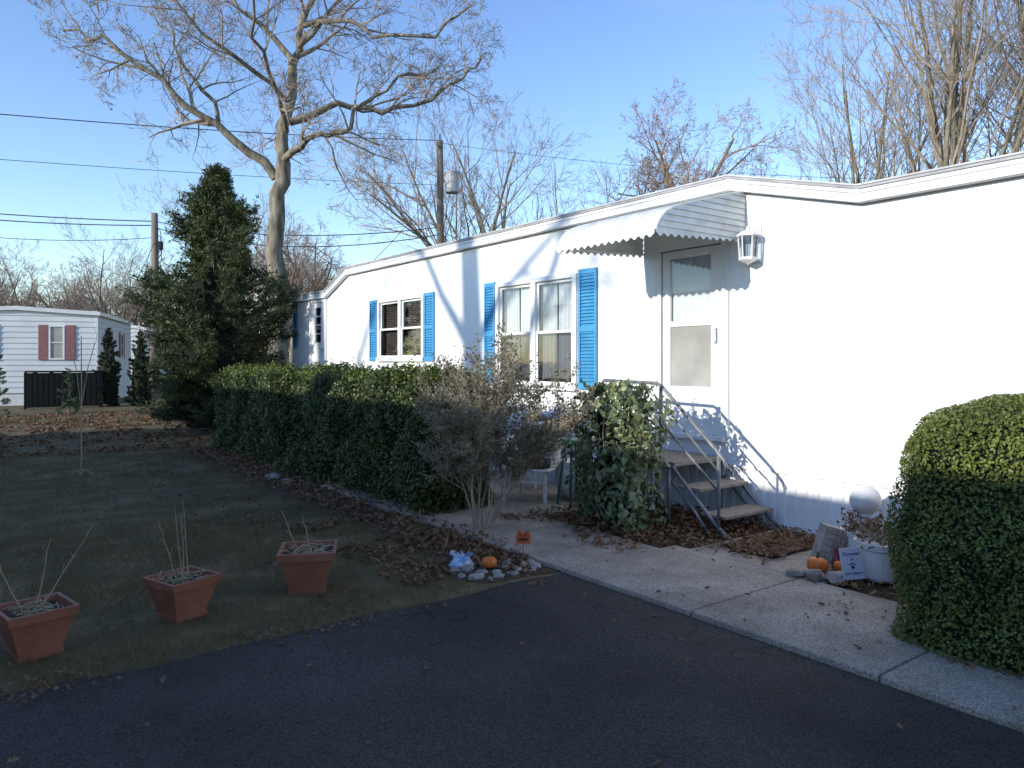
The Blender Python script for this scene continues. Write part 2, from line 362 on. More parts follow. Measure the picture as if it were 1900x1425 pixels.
def window(y0,y1,z0,z1,kind):
    f=MB(); e=.055
    x0,x1=WX-.035,WX+.02
    f.box(x0,x1,y0-.02,y0+e,z0,z1); f.box(x0,x1,y1-e,y1+.02,z0,z1)
    f.box(x0,x1,y0+e,y1-e,z1-e,z1+.01); f.box(x0-.02,x1,y0-.03,y1+.03,z0-.03,z0+e-.01)
    mid=(y0+y1)/2; f.box(x0+.003,x1,mid-.05,mid+.05,z0+e-.01,z1-e)
    wi=f.build('window',M['trim'],home,bevel=.006)
    sa=MB(); gl=MB()
    zm=z0+(z1-z0)*.5
    for a,b in ((y0+e,mid-.05),(mid+.05,y1-e)):
        for c,d,xo in ((z0+.045,zm+.02,0.0),(zm-.02,z1-e,.022)):
            X0,X1=WX-.012+xo,WX+.008+xo; t=.035
            sa.box(X0,X1,a,a+t,c,d); sa.box(X0,X1,b-t,b,c,d); sa.box(X0,X1,a+t,b-t,c,c+t); sa.box(X0,X1,a+t,b-t,d-t,d)
            gl.face([(X0+.01,a+t,c+t),(X0+.01,a+t,d-t),(X0+.01,b-t,d-t),(X0+.01,b-t,c+t)])
    sa.build('sash',M['trim'],wi); gl.build('glass_pane',M['glass'],wi)
    if kind=='curtain':
        c=MB()
        for a,b,ph in ((y0+.03,mid-.02,0),(mid+.02,y1-.03,2)):
            for (p,q) in ((a,a+(b-a)*.50),(a+(b-a)*.56,b)):
                c.grid(lambda u,v,p=p,q=q:(WX+.09+.024*math.sin(u*30+ph+1.5*noise.noise((u*3,v,ph)))*(.5+.5*(1-v)),p+(q-p)*u,z0+.12+(z1-z0-.12)*v),50,6)
        c.build('curtain',M['curtain'],wi,smooth=True)
        c=MB()
        for a,b in ((y0+e,mid-.05),(mid+.05,y1-e)):
            c.face([(WX+.003,a+.03,z0+.08),(WX+.003,a+.03,zm-.01),(WX+.003,b-.03,zm-.01),(WX+.003,b-.03,z0+.08)])
        c.build('insect_screen',M['mesh'],wi)
    else:
        c=MB(); z=z0+.05
        while z<z1-.03:
            c.face([(WX+.09,y0+.04,z),(WX+.115,y0+.04,z+.022),(WX+.115,y1-.04,z+.022),(WX+.09,y1-.04,z)]); z+=.03
        c.build('blind',M['blind'],wi)
window(10.82,12.48,1.62,2.72,'blind'); window(7.01,8.72,1.25,2.71,'curtain')
def shutter(y0,y1,z0,z1,par=home,m='blue'):
    f=MB(); X0,X1=WX-.032,WX-.002
    e=.035
    f.box(X0,X1,y0,y0+e,z0,z1); f.box(X0,X1,y1-e,y1,z0,z1)
    for c,d in ((z0,z0+.06),(z1-.06,z1),((z0+z1)/2-.03,(z0+z1)/2+.03)): f.box(X0,X1,y0+e,y1-e,c,d)
    f.face([(X1,y0,z0),(X1,y0,z1),(X1,y1,z1),(X1,y1,z0)])
    z=z0+.06
    while z<z1-.07:
        f.face([(X0+.002,y0+e,z),(X0+.026,y0+e,z+.036),(X0+.026,y1-e,z+.036),(X0+.002,y1-e,z)]);
        f.face([(X0+.002,y0+e,z),(X0+.002,y1-e,z),(X0+.028,y1-e,z-.002),(X0+.028,y0+e,z-.002)]); z+=.042
    f.build('shutter',M[m],par)
shutter(12.52,12.82,1.60,2.73); shutter(10.47,10.78,1.60,2.73); shutter(8.76,9.02,1.25,2.74); shutter(6.62,6.95,1.25,2.74)
shutter(16.55,16.8,1.9,2.75)
# storm door
d=MB(); X0,X1=WX-.03,WX+.03
d.box(X0,X1,4.70,4.79,.82,2.86); d.box(X0,X1,5.59,5.68,.82,2.86); d.box(X0,X1,4.79,5.59,2.80,2.86); d.box(X0-.03,X1,4.74,5.64,.78,.83)
a,b=4.80,5.58; x0,x1=WX-.012,WX+.02
d.box(x0,x1,a,4.925,.84,2.79); d.box(x0,x1,5.47,b,.84,2.79); d.box(x0,x1,4.925,5.47,2.70,2.79); d.box(x0,x1,4.925,5.47,1.97,2.03); d.box(x0+.004,x1,4.925,5.47,.84,1.33)
door=d.build('door',M['trim'],home,bevel=.005)
d=MB(); d.face([(WX,4.925,2.03),(WX,4.925,2.70),(WX,5.47,2.70),(WX,5.47,2.03)]); d.build('glass_pane',M['glass'],door)
d=MB(); d.grid(lambda u,v:(WX+.022+.007*math.sin(u*34+2*noise.noise((u*3,v*2,0)))*(.4+.6*(1-v)),4.93+.53*u,2.02+.70*v),60,8); d.build('curtain',M['curtain'],door,smooth=True)
d=MB(); d.box(WX+.002,WX+.006,4.925,5.47,1.33,1.97); d.build('insect_screen',M['screen'],door)
d=MB(); d.box(WX+.045,WX+.07,4.8,5.58,.84,2.8); d.build('inner_door',M['inner'],door)
d=MB(); d.tube([(WX-.02,4.85,1.78),(WX-.06,4.85,1.80),(WX-.06,4.85,1.92),(WX-.02,4.85,1.94)],.01,6); d.box(WX-.02,WX-.01,4.835,4.865,1.75,1.97); d.build('handle',M['white2'],door)
# far door
d=MB(); d.box(WX-.03,WX+.02,14.90,14.98,.9,2.92); d.box(WX-.03,WX+.02,15.72,15.80,.9,2.92); d.box(WX-.03,WX+.02,14.98,15.72,2.86,2.92)
d.box(WX-.01,WX+.03,14.98,15.2,.9,2.86); d.box(WX-.01,WX+.03,15.5,15.72,.9,2.86); d.box(WX-.01,WX+.03,15.2,15.5,.9,2.0); d.box(WX-.01,WX+.03,15.2,15.5,2.75,2.86)
for k in range(1,4): d.box(WX-.008,WX+.01,15.2,15.5,2.0+.75*k/4-.012,2.0+.75*k/4+.012)
dd=d.build('door',M['trim'],home)
d=MB(); d.face([(WX+.012,15.2,2.0),(WX+.012,15.2,2.75),(WX+.012,15.5,2.75),(WX+.012,15.5,2.0)]); d.build('glass_pane',M['glass'],dd)
d=MB(); d.lathe([(0,-.03),(.03,-.02),(.035,0),(.02,.02),(0,.03)],(WX-.05,15.05,1.85),10); d.build('handle',M['brass'],dd)

# awning over the door
aw=MB()
prof=[(6.235,3.28),(5.9,3.20),(5.5,3.09),(5.25,3.02),(5.16,2.985),(5.09,2.945),(5.03,2.895),(4.99,2.85),(4.96,2.80),(4.945,2.765)]
Y0,Y1=4.52,5.86
def pz(x):
    for (xa,za),(xb,zb) in zip(prof[:-1],prof[1:]):
        if xb<=x<=xa: return za+(zb-za)*(xa-x)/(xa-xb)
    return prof[-1][1]
nyy=10*8
def hh(k):
    t=(k/8)%1; return .008 if (t<.05 or t>.9) else 0
for i in range(nyy):
    ya=Y0+(Y1-Y0)*i/nyy; yb=Y0+(Y1-Y0)*(i+1)/nyy
    for (xa,za),(xb,zb) in zip(prof[:-1],prof[1:]):
        aw.face([(xa,ya,za+hh(i)),(xb-hh(i),ya,zb+hh(i)),(xb-hh(i+1),yb,zb+hh(i+1)),(xa,yb,za+hh(i+1))])
cn=aw.build('awning',M['awning'],home)
v=MB(); K=14*8
for i in range(K):
    q=[]
    for t in (i/K,(i+1)/K):
        y=Y0+(Y1-Y0)*t; q.append((y,2.730-.014*(1-math.cos(t*14*2*math.pi))))
    v.face([(4.937,q[0][0],q[0][1]),(4.937,q[0][0],2.775),(4.937,q[1][0],2.775),(4.937,q[1][0],q[1][1])])
v.build('valance',M['awning'],cn)
for yy in (Y0-.004,Y1+.004):
    v=MB(); K=120; xs=[4.95+(6.23-4.95)*k/K for k in range(K+1)]
    s_=-1 if yy<5 else 1
    bz=lambda x:2.735-.014*(1-math.cos((x-4.95)/1.28*13*2*math.pi))+.06*(x-4.95)/1.28
    for xa,xb in zip(xs[:-1],xs[1:]):
        prev=(bz(xa),bz(xb)); zz=2.80
        while True:
            na=min(zz,pz(xa)); nb=min(zz,pz(xb))
            if na>prev[0] or nb>prev[1]:
                v.face([(xa,yy+s_*.012,max(prev[0],0)),(xb,yy+s_*.012,prev[1]),(xb,yy,max(nb,prev[1])),(xa,yy,max(na,prev[0]))])
            if zz>=max(pz(xa),pz(xb)): break
            prev=(max(na,prev[0]),max(nb,prev[1])); zz+=.06
    v.tube([(x,yy,z) for x,z in prof],.010,6)
    v.build('side_panel',M['awning'],cn)
v=MB()
v.tube([(6.22,Y0+.02,2.80),(4.96,Y0+.02,2.76),(4.96,Y1-.02,2.76),(6.22,Y1-.02,2.80)],.011,6)
v.build('bracket',M['awning'],cn)

# wall lantern
l=MB(); ly,lx=4.39,WX-.13
l.box(WX-.02,WX-.002,ly-.065,ly+.065,2.56,2.90)
l.box(WX-.10,WX-.02,ly-.015,ly+.015,2.80,2.84)
l.lathe([(0,.10),(.018,.095),(.02,.07),(.075,.045),(.115,.012),(.115,0),(0,0)],(lx,ly,2.80),6)
l.lathe([(0,0),(.088,0),(.088,-.025),(.055,-.045),(.02,-.06),(0,-.075)],(lx,ly,2.60),6)
for k in range(6):
    a=k*math.pi/3; l.tube([(lx+.080*math.cos(a),ly+.080*math.sin(a),2.6),(lx+.094*math.cos(a),ly+.094*math.sin(a),2.8)],.008,4)
lam=l.build('wall_lantern',M['white2'],home)
l=MB(); l.lathe([(.072,2.60),(.086,2.80)],(lx,ly,0),6); l.build('lamp_glass',M['glass'],lam)
l=MB(); l.lathe([(0,2.61),(.018,2.61),(.018,2.72),(0,2.74)],(lx,ly,0),8); l.build('light_bulb',M['white2'],lam)

# ---------------------------------------------------------------- steps with railing
st=empty('entry_steps',(5.8,4.9,0)); top(st,'grey metal entry steps with handrail below the door','steps')
A,B=5.42,6.18
t=MB(); t.box(A+.01,B,4.72,5.66,.60,.64); t.build('platform',M['tread'],st,bevel=.005)
for i,(y0,z) in enumerate(((4.42,.43),(4.14,.22))):
    t=MB(); t.box(A+.02,B-.02,y0,y0+.27,z-.03,z); t.build('tread',M['tread'],st,bevel=.006)
for x in (A,B):
    t=MB()
    t.tube([(x,4.74,.60),(x,4.50,.38),(x,4.22,.13),(x,4.12,.06),(x,4.06,.035),(x,4.02,.03)],.018,8)
    t.tube([(x,4.74,.46),(x,4.45,.20),(x,4.30,.04)],.015,8)
    t.tube([(x,4.78,.62),(x,4.78,0.01)],.018,8)
    t.tube([(x,5.62,.62),(x,5.62,0.01)],.018,8); t.tube([(x,4.7,.59),(x,5.66,.59)],.018,8)
    t.build('stringer',M['steel'],st,smooth=True)
t=MB()
t.tube([(A,5.69,.02),(A,5.69,1.36),(A,5.66,1.40),(A,4.93,1.385),(A,4.87,1.36),(A,4.22,.80),(A,4.14,.72),(A,4.11,.66),(A,4.12,.60),(A,4.16,.585)],.017,8)
t.tube([(A,5.69,1.02),(A,4.90,1.02),(A,4.85,1.0),(A,4.20,.44)],.012,8)
t.tube([(A,5.69,1.2),(A,4.90,1.2),(A,4.85,1.18),(A,4.20,.62)],.010,8)
t.tube([(A,4.88,.6),(A,4.88,1.37)],.015,8)
t.tube([(A,4.20,.05),(A,4.20,.78)],.016,8)
t.build('handrail',M['steel'],st,smooth=True)
m_=MB(); m_.grid(lambda u,v:(5.15+.95*u+.03*noise.noise((u*3,v*3,1)),3.48+.52*v+.05*noise.noise((u*3,v*3,8)),.052+.016*noise.noise((u*9,v*9,0))),40,26)
o=m_.build('doormat',M['mat']); top(o,'worn brown coir doormat with leaves below the steps','doormat')

# ---------------------------------------------------------------- hedges & plants
def hull(p,b,r,amp,fr,seed,tf=None):
    x0,x1,y0,y1,z0,z1=b
    q=Vector((min(max(p[0],x0+r),x1-r),min(max(p[1],y0+r),y1-r),min(p[2],z1-r)))
    d=Vector(p)-q; d.z=max(d.z,0) if p[2]>z1-r else 0
    L=d.length
    nrm=d/L if L>1e-5 else Vector((0,0,1))
    s=q+nrm*r
    k=amp*noise.noise((s.x*fr+seed,s.y*fr,s.z*fr))+amp*.5*noise.noise((s.x*fr*3,s.y*fr*3+seed,s.z*fr*3))
    s=s+nrm*k
    if tf: s.z*=tf(s.y)
    return s,nrm
def hedge(name,b,r,amp,fr,seed,nleaf,ls,m,depth=.06,inset=.07,tf=None):
    x0,x1,y0,y1,z0,z1=b
    e=empty(name,((x0+x1)/2,(y0+y1)/2,0))
    c=MB()
    def F(fn,nu,nv):
        def g_(u,v):
            s,nr=hull(fn(u,v),b,r,amp,fr,seed,tf); return s-nr*inset
        c.grid(g_,nu,nv)
    ny=max(8,int((y1-y0)*8)); nx=max(6,int((x1-x0)*8))
    F(lambda u,v:(x0,y0+(y1-y0)*u,z0+(z1-z0)*v),ny,10); F(lambda u,v:(x1,y0+(y1-y0)*u,z0+(z1-z0)*v),ny,10)
    F(lambda u,v:(x0+(x1-x0)*u,y0,z0+(z1-z0)*v),nx,10); F(lambda u,v:(x0+(x1-x0)*u,y1,z0+(z1-z0)*v),nx,10)
    F(lambda u,v:(x0+(x1-x0)*u,y0+(y1-y0)*v,z1),nx,ny)
    c.build('dark_core',M['core'],e)  # solid dark inner hull, its colour stands in for shade between the leaves
    ar=[(y1-y0)*(z1-z0),(y1-y0)*(z1-z0)*.5,(x1-x0)*(z1-z0),(x1-x0)*(z1-z0)*.6,(x1-x0)*(y1-y0)*1.2]
    P=[];N=[]
    for _ in range(nleaf):
        k=random.choices(range(5),ar)[0]; u,v=random.random(),random.random()
        Z=z0+(z1-z0)*v
        p={0:(x0,y0+(y1-y0)*u,Z),1:(x1,y0+(y1-y0)*u,Z),2:(x0+(x1-x0)*u,y0,Z),3:(x0+(x1-x0)*u,y1,Z),4:(x0+(x1-x0)*u,y0+(y1-y0)*v,z1)}[k]
        s,nr=hull(p,b,r,amp,fr,seed,tf)
        s=s-nr*(abs(random.gauss(0,depth))-depth*.5)
        P.append(s[:]); N.append((nr+Vector((random.gauss(0,.7),random.gauss(0,.7),random.gauss(.25,.7))))[:])
    f=MB(); f.cloud(P,N,RNG.uniform(ls*.7,ls*1.4,len(P)),DIA)
    f.build('foliage',M[m],e)
    return e
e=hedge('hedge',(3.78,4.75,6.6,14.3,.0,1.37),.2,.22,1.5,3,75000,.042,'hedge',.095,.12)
top(e,'long dark green trimmed privet hedge beside the lawn','hedge'); H1=e
def tf(y): return .84+.16*min(1,max(0,(2.25-y)/1.1))
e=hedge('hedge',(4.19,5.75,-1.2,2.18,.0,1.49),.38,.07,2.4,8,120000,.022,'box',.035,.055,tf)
top(e,'rounded boxwood hedge with sunlit top beside the walkway','hedge')
f=MB(); P=[];N=[]
for _ in range(1300):
    x,y=R(3.85,4.7),R(6.7,14.3); hgt=R(.04,.18)*(.6+.8*abs(noise.noise((x*2,y*2,4)))*2); dx,dy=R(-.05,.05),R(-.05,.05)
    for k in range(9):
        t=k/8; P.append((x+dx*t+R(-.014,.014),y+dy*t+R(-.014,.014),1.36+hgt*t)); N.append((random.gauss(0,1),random.gauss(0,1),.4))
f.cloud(P,N,RNG.uniform(.03,.055,len(P)),DIA)
f.build('sunlit_shoots',M['box'],H1)  # brighter leaf colour on these shoots paints in the sunlit hedge top

# ivy
iv=empty('ivy_bush',(5.08,5.1,0)); top(iv,'variegated ivy bush climbing beside the entry steps','ivy')
P=[];N=[]
def se(th,e): c,s=math.cos(th),math.sin(th); return math.copysign(abs(c)**e,c),math.copysign(abs(s)**e,s)
for _ in range(3000):
    th=R(0,2*math.pi); z=R(.03,1)**.9*1.36; cx_,sy_=se(th,.7)
    wv=1+.45*noise.noise((cx_*1.7,sy_*1.7,z*2.6)); tp=1 if z<1.1 else max(.3,1-((z-1.1)/.34)**2*.8)
    rr=R(.6,1.1)*wv*tp
    n_=Vector((math.cos(th),math.sin(th),.25)); P.append((5.06+.26*rr*cx_,5.12+.42*rr*sy_,z+R(-.03,.05))); N.append((n_+Vector((random.gauss(0,.6),random.gauss(0,.6),random.gauss(.3,.6))))[:])
for _ in range(40):
    th=R(0,6.28); x,y=5.06+.26*math.cos(th),5.12+.42*math.sin(th); z=R(.5,1.35); d=Vector((math.cos(th),math.sin(th),R(-.3,1))).normalized()*R(.06,.2)
    for k in range(7): P.append((x+d.x*k/6,y+d.y*k/6,z+d.z*k/6)); N.append((math.cos(th),math.sin(th),R(-.3,1)))
f=MB(); T=RNG.normal(size=(len(P),3))*.7; T[:,2]-=.8
f.cloud(P,N,RNG.uniform(.035,.08,len(P)),IVYL,T=T); f.build('foliage',M['ivy'],iv)
f=MB()
for k in range(26):
    th=R(0,6.28); x,y=5.06+.17*math.cos(th),5.12+.3*math.sin(th)
    pts=[(x*.5+2.53,y*.5+2.56,0)]+[(x+R(-.05,.05),y+R(-.06,.06),z) for z in (.3,.6,.9,1.2)]
    f.tube(pts,[.014,.011,.009,.006,.004],5)
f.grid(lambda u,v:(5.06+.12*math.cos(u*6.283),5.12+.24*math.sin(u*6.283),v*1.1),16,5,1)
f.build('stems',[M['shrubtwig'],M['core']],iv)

# sparse shrub
sh=empty('shrub',(3.97,5.8,0)); top(sh,'sparse leggy shrub with pale twigs at the hedge end','shrub')
f=MB(); P=[]
def sprig(p,d,L,r,lev):
    pts=[p];ra=[r]; 
    for i in range(5):
        d=(d+Vector((random.gauss(0,.14),random.gauss(0,.14),random.gauss(.01,.08)))).normalized(); p=p+d*L/5; pts.append(p); ra.append(max(.0017,r*(1-(i+1)*.16)))
        if lev>0 and random.random()<(.7 if p.z<1.1 else .6): P.extend([tuple(p+Vector((R(-.03,.03),R(-.03,.03),R(-.03,.03)))) for _ in range(2)])
        if lev<3 and i>=1:
            for _ in range(2 if (lev<2 and random.random()<.8) else 1):
                q=(d+Vector((random.gauss(0,.5),random.gauss(0,.5),random.gauss(.12,.32)))).normalized(); sprig(p,q,L*R(.3,.52),ra[-1]*.6,lev+1)
    f.tube(pts,ra,4,cap=False)
for k in range(13):
    a=R(0,6.28); sprig(Vector((3.97+.06*math.cos(a),5.8+.07*math.sin(a),0)),Vector((.30*math.cos(a)*R(.1,1)+.04,.28*math.sin(a)*R(.1,1)-.03,1)).normalized(),R(.9,1.25),.011,0)
f.build('stems',M['shrubtwig'],sh)
f=MB(); f.cloud(P,RNG.normal(size=(len(P),3)),RNG.uniform(.018,.04,len(P)),DIA); f.build('foliage',M['shrubleaf'],sh)

# conifers
def conifer(name,cx,cy,H,Rm,m,ncl,nl,ls,lab,prof=None,dark=True,seed=0):
    e=empty(name,(cx,cy,0)); top(e,lab,'conifer')
    t_=MB(); t_.tube([(cx,cy,0),(cx+.03,cy,H*.5),(cx,cy,H*.96)],[Rm*.09,Rm*.06,.015],7); t_.build('trunk',M['bark'],e)
    f=MB()
    if dark:
        f.grid(lambda u,v:(cx+Rm*.62*prof(v)*math.cos(u*6.2832)*(1+.25*noise.noise((math.cos(u*6.28)*2,math.sin(u*6.28)*2,v*H))),cy+Rm*.62*prof(v)*math.sin(u*6.2832)*(1+.25*noise.noise((math.cos(u*6.28)*2,math.sin(u*6.28)*2,v*H))),.08+v*H*.92),28,24,1)
    P=[];N=[];T=[]
    for _ in range(ncl):
        t=random.random()**1.15; th=R(0,6.283)
        lob=1+.33*noise.noise((math.cos(th)*1.4+seed,math.sin(th)*1.4,t*H*.75))*1.6
        rr=Rm*prof(t)*lob*R(.72,1.06); z=t*H
        c=Vector((cx+rr*math.cos(th),cy+rr*math.sin(th),z)); out=Vector((math.cos(th),math.sin(th),R(.25,.9))).normalized()
        sl=Rm*R(.16,.34)*(.6+.4*(1-t)) ; sw=sl*.33
        for _ in range(nl):
            a=random.random()
            p=c-out*sl*.7+out*sl*1.3*a+Vector((random.gauss(0,1),random.gauss(0,1),random.gauss(0,.7)))*sw*(1-a*.7)
            P.append(p[:]); N.append((random.gauss(0,1),random.gauss(0,1),random.gauss(.4,1))); T.append((out+Vector((random.gauss(0,.5),random.gauss(0,.5),random.gauss(0,.5))))[:])
    f.cloud(P,N,RNG.uniform(ls*.6,ls*1.5,len(P)),NDL,T=np.array(T))
    f.build('crown',[M[m],M['core']],e); return e
ced=empty('conifer',(4.45,17.2,0)); top(ced,'tall dense dark green cedar at the end of the hedge','conifer')
CP=[(0,1.1),(.2,1.36),(.42,1.45),(.6,1.22),(.75,.90),(.88,.52),(1.0,.10)]
def cprof(t):
    for (a,ra),(b,rb) in zip(CP[:-1],CP[1:]):
        if t<=b: return ra+(rb-ra)*(t-a)/(b-a)
    return .1
H=5.85; cx,cy=4.62,17.2
t_=MB(); t_.tube([(cx,cy,0),(cx+.05,cy,H*.5),(cx-.05,cy,H*.9)],[.16,.11,.02],8)
f=MB(); P=[];N=[];T=[]
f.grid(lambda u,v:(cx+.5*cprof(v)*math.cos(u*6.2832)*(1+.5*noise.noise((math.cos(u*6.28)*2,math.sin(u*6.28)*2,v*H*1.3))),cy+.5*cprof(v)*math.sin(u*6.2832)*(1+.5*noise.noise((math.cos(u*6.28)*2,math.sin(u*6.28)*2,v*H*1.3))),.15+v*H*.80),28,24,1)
for k in range(360):
    t=(k+random.random())/360; th=k*2.399+R(-.5,.5)
    L=cprof(t)*(1+.7*noise.noise((math.cos(th)*1.3+4,math.sin(th)*1.3,t*H*.9)))*R(.74,1.14)
    up=R(.15,.7)+.9*max(0,t-.72)/.28
    d=Vector((math.cos(th),math.sin(th),up)).normalized(); b0=Vector((cx,cy,max(.15,t*H-L*up*.75)))
    tip=b0+d*L*1.08; t_.tube([b0,b0+d*L*.6+Vector((0,0,-.04)),tip],[.03,.018,.006],4,cap=False)
    ns=6+int(5*L)
    for s_i in range(ns):
        a0=1-abs(random.gauss(0,.30))
        if a0<.2: continue
        sd_=(d+Vector((random.gauss(0,.55),random.gauss(0,.55),random.gauss(.05,.35)))).normalized(); sl=R(.16,.32)*(.6+.4*L)
        o0=b0+d*L*a0
        for _ in range(32):
            q=random.random(); w_=.048*(1-q*.7)+.013
            p=o0+sd_*sl*q*1.3+Vector((random.gauss(0,w_),random.gauss(0,w_),random.gauss(0,w_*.7)))
            P.append(p[:]); N.append((random.gauss(0,1),random.gauss(0,1),random.gauss(.5,1))); T.append((sd_+Vector((random.gauss(0,.5),random.gauss(0,.5),random.gauss(0.1,.4))))[:])
f.cloud(P,N,RNG.uniform(.05,.12,len(P)),NDL,T=np.array(T))
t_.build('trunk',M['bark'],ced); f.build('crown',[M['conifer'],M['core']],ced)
colp=lambda t:(min(1,.75+t*1.5))*max(0,1-t**2.2)**.8
dome=lambda t:(1-t)**.5
conifer('arborvitae',4.3,29.7,2.75,.46,'arbor',220,40,.1,'narrow dark arborvitae beside the far mobile home',prof=colp)
conifer('arborvitae',5.25,29.3,2.65,.44,'arbor',220,40,.1,'narrow dark arborvitae beside the far mobile home',prof=colp,seed=5)
cone=lambda t:(1-t)*.9+.08
conifer('young_conifer',.95,26.6,1.8,.45,'young',60,30,.09,'thin pale young conifer on the lawn edge',dark=False,prof=cone)
conifer('young_conifer',2.75,26.6,1.35,.42,'young',60,30,.09,'thin pale young conifer on the lawn edge',dark=False,seed=3,prof=cone)
conifer('spreading_juniper',6.7,24.5,1.3,1.8,'conifer',240,40,.12,'low dark juniper below the tall cedar',prof=dome)

# ---------------------------------------------------------------- bare trees
class Tree:
    def __init__(s): s.t=MB(); s.c=MB(); s.tips=[]
    def grow(s,p,d,L,r,lev,mx,kids,ang,trop,wig,shrink=.62,start=.25,rmin=.006):
        ns=8 if lev<=1 else (5 if lev==2 else 3)
        pts=[p];ra=[r];ds=[d]
        for i in range(ns):
            d=(d+Vector((random.gauss(0,wig),random.gauss(0,wig),random.gauss(0,wig)+trop))).normalized()
            p=p+d*L/ns; pts.append(p); ra.append(max(rmin,r*(1-.75*(i+1)/ns))); ds.append(d)
        (s.t if lev<=1 else s.c).tube(pts,ra,7 if lev<=1 else (4 if lev==2 else 3),cap=False)
        if lev<mx: s.side(pts,ra,ds,L,lev,mx,kids,ang,trop,wig,shrink,start)
        else: s.tips.append(p[:])
    def side(s,pts,ra,ds,L,lev,mx,kids,ang,trop,wig,shrink=.62,start=.25):
        k=kids[min(lev,len(kids)-1)]
        for j in range(k):
            t=start+(1-start)*(j+random.random())/k; t=min(t,.995); f=t*(len(pts)-1); i=int(f); a=f-i
            p=pts[i].lerp(pts[i+1],a); rr=ra[i]+(ra[i+1]-ra[i])*a; d0=ds[min(i+1,len(ds)-1)]
            ax=d0.cross(Vector((random.gauss(0,1),random.gauss(0,1),random.gauss(0,1)))).normalized()
            an=math.radians(random.gauss(ang,12))
            d=(Matrix.Rotation(an,3,ax)@d0).normalized()
            s.grow(p,d,L*shrink*R(.7,1.15)*(1.1-.45*t),max(.006,rr*R(.45,.7)),lev+1,mx,kids,ang,trop,wig,shrink)
    def finish(s,name,loc,lab,tw='twig',leaves=0,lm='brownleaf',cat='tree',group=None):
        e=empty(name,(0,0,0)); top(e,lab,cat,group)
        s.t.build('trunk',M['bark'],e,smooth=True,origin=(0,0,0))
        if leaves and s.tips:
            P=[]
            for _ in range(leaves):
                q=random.choice(s.tips); P.append((q[0]+R(-.15,.15),q[1]+R(-.15,.15),q[2]+R(-.15,.15)))
            s.c.cloud(P,RNG.normal(size=(len(P),3)),RNG.uniform(.06,.11,len(P)),DIA,mi=1)
        s.c.build('crown',[M[tw],M[lm]],e,origin=(0,0,0))
        e.location=loc
        return e
RV=Vector((.802,-.598,0)); FV=Vector((.598,.802,0))
T=Tree()
def limb(pl,r0,r1):
    raw=[RV*a+FV*dd+Vector((0,0,h)) for a,h,dd in pl]
    pts=[]
    for i in range(len(raw)-1):
        for k in range(3):
            t=k/3; pts.append(raw[i].lerp(raw[i+1],t)+(Vector((R(-1,1),R(-1,1),R(-1,1)))*.13 if (i+k) else Vector()))
    pts.append(raw[-1]); n=len(pts); ra=[(r0+(r1-r0)*(i/(n-1))**.8)*R(.93,1.07) for i in range(n)]
    ds=[(pts[min(i+1,n-1)]-pts[max(i-1,0)]).normalized() for i in range(n)]
    T.t.tube(pts,ra,9,cap=False)
    return pts,ra,ds
def limbside(pl,r0,r1,k,L=4.0,start=.2):
    pts,ra,ds=limb(pl,r0*.85,r1); T.side(pts,ra,ds,L,1,5,[0,k,6,5,4],50,.035,.20,.62,start)
limb([(0,0,0),(-.06,3,0),(-.1,6.3,0),(.1,8.0,0)],.34,.24)
limbside([(.1,8.0,0),(.17,9.8,.1),(.4,11.4,.2),(.7,12.4,.2),(1.3,14.2,.3),(1.6,16.5,.5)],.26,.05,8,start=.25)
limbside([(-.15,7.5,0),(-1.4,8.7,-.3),(-2.6,9.5,-.8),(-3.65,10.6,-1.2),(-4.9,11.3,-1.5),(-6.1,11.6,-1.5)],.19,.03,12)
limbside([(-1.6,8.8,-.3),(-2.3,10,.2),(-3.3,11.2,.6),(-4.0,12.5,1),(-5,13.5,1.2)],.1,.025,8)
limbside([(.1,8.0,0),(.7,8.55,-.3),(1.3,8.75,-.6),(2.25,8.6,-.9),(2.9,9.6,-1),(4,10.2,-1.2),(5.2,10.6,-1.2)],.16,.03,10)
limbside([(.3,9.3,0),(1.7,10.1,.5),(3.1,9.95,1),(4.7,10.5,1.4),(5.7,11.3,1.4),(6.4,12,1.6)],.15,.03,10)
limbside([(.4,11.3,0),(-.5,12.4,.2),(-1.6,13.2,.4),(-2.2,14.5,.5),(-3,15.5,.6)],.13,.03,8)
limbside([(.7,12.5,.2),(2,12.6,0),(3.1,11.9,-.3),(5,11.9,-.5),(6.2,12.8,-.6)],.11,.03,8)
limbside([(.5,11.8,.2),(1.8,13.5,.8),(3,15,1.2)],.10,.03,6)
limbside([(.2,10,0),(-1,11,-1),(-2.2,11.8,-1.8),(-3.2,12.8,-2.2)],.10,.03,7)
limbside([(.2,9,0),(.4,9.8,-1.5),(.2,10.8,-3),(.8,11.8,-4.4)],.10,.03,6)
limbside([(-.05,8.4,0),(-.6,9.2,1.5),(-1.0,10.3,3),(-.6,11.3,4.4)],.12,.03,7)
T.finish('oak_tree',(8.35,23.7,0),'big bare oak with gnarled spreading limbs behind the cedar',leaves=350)

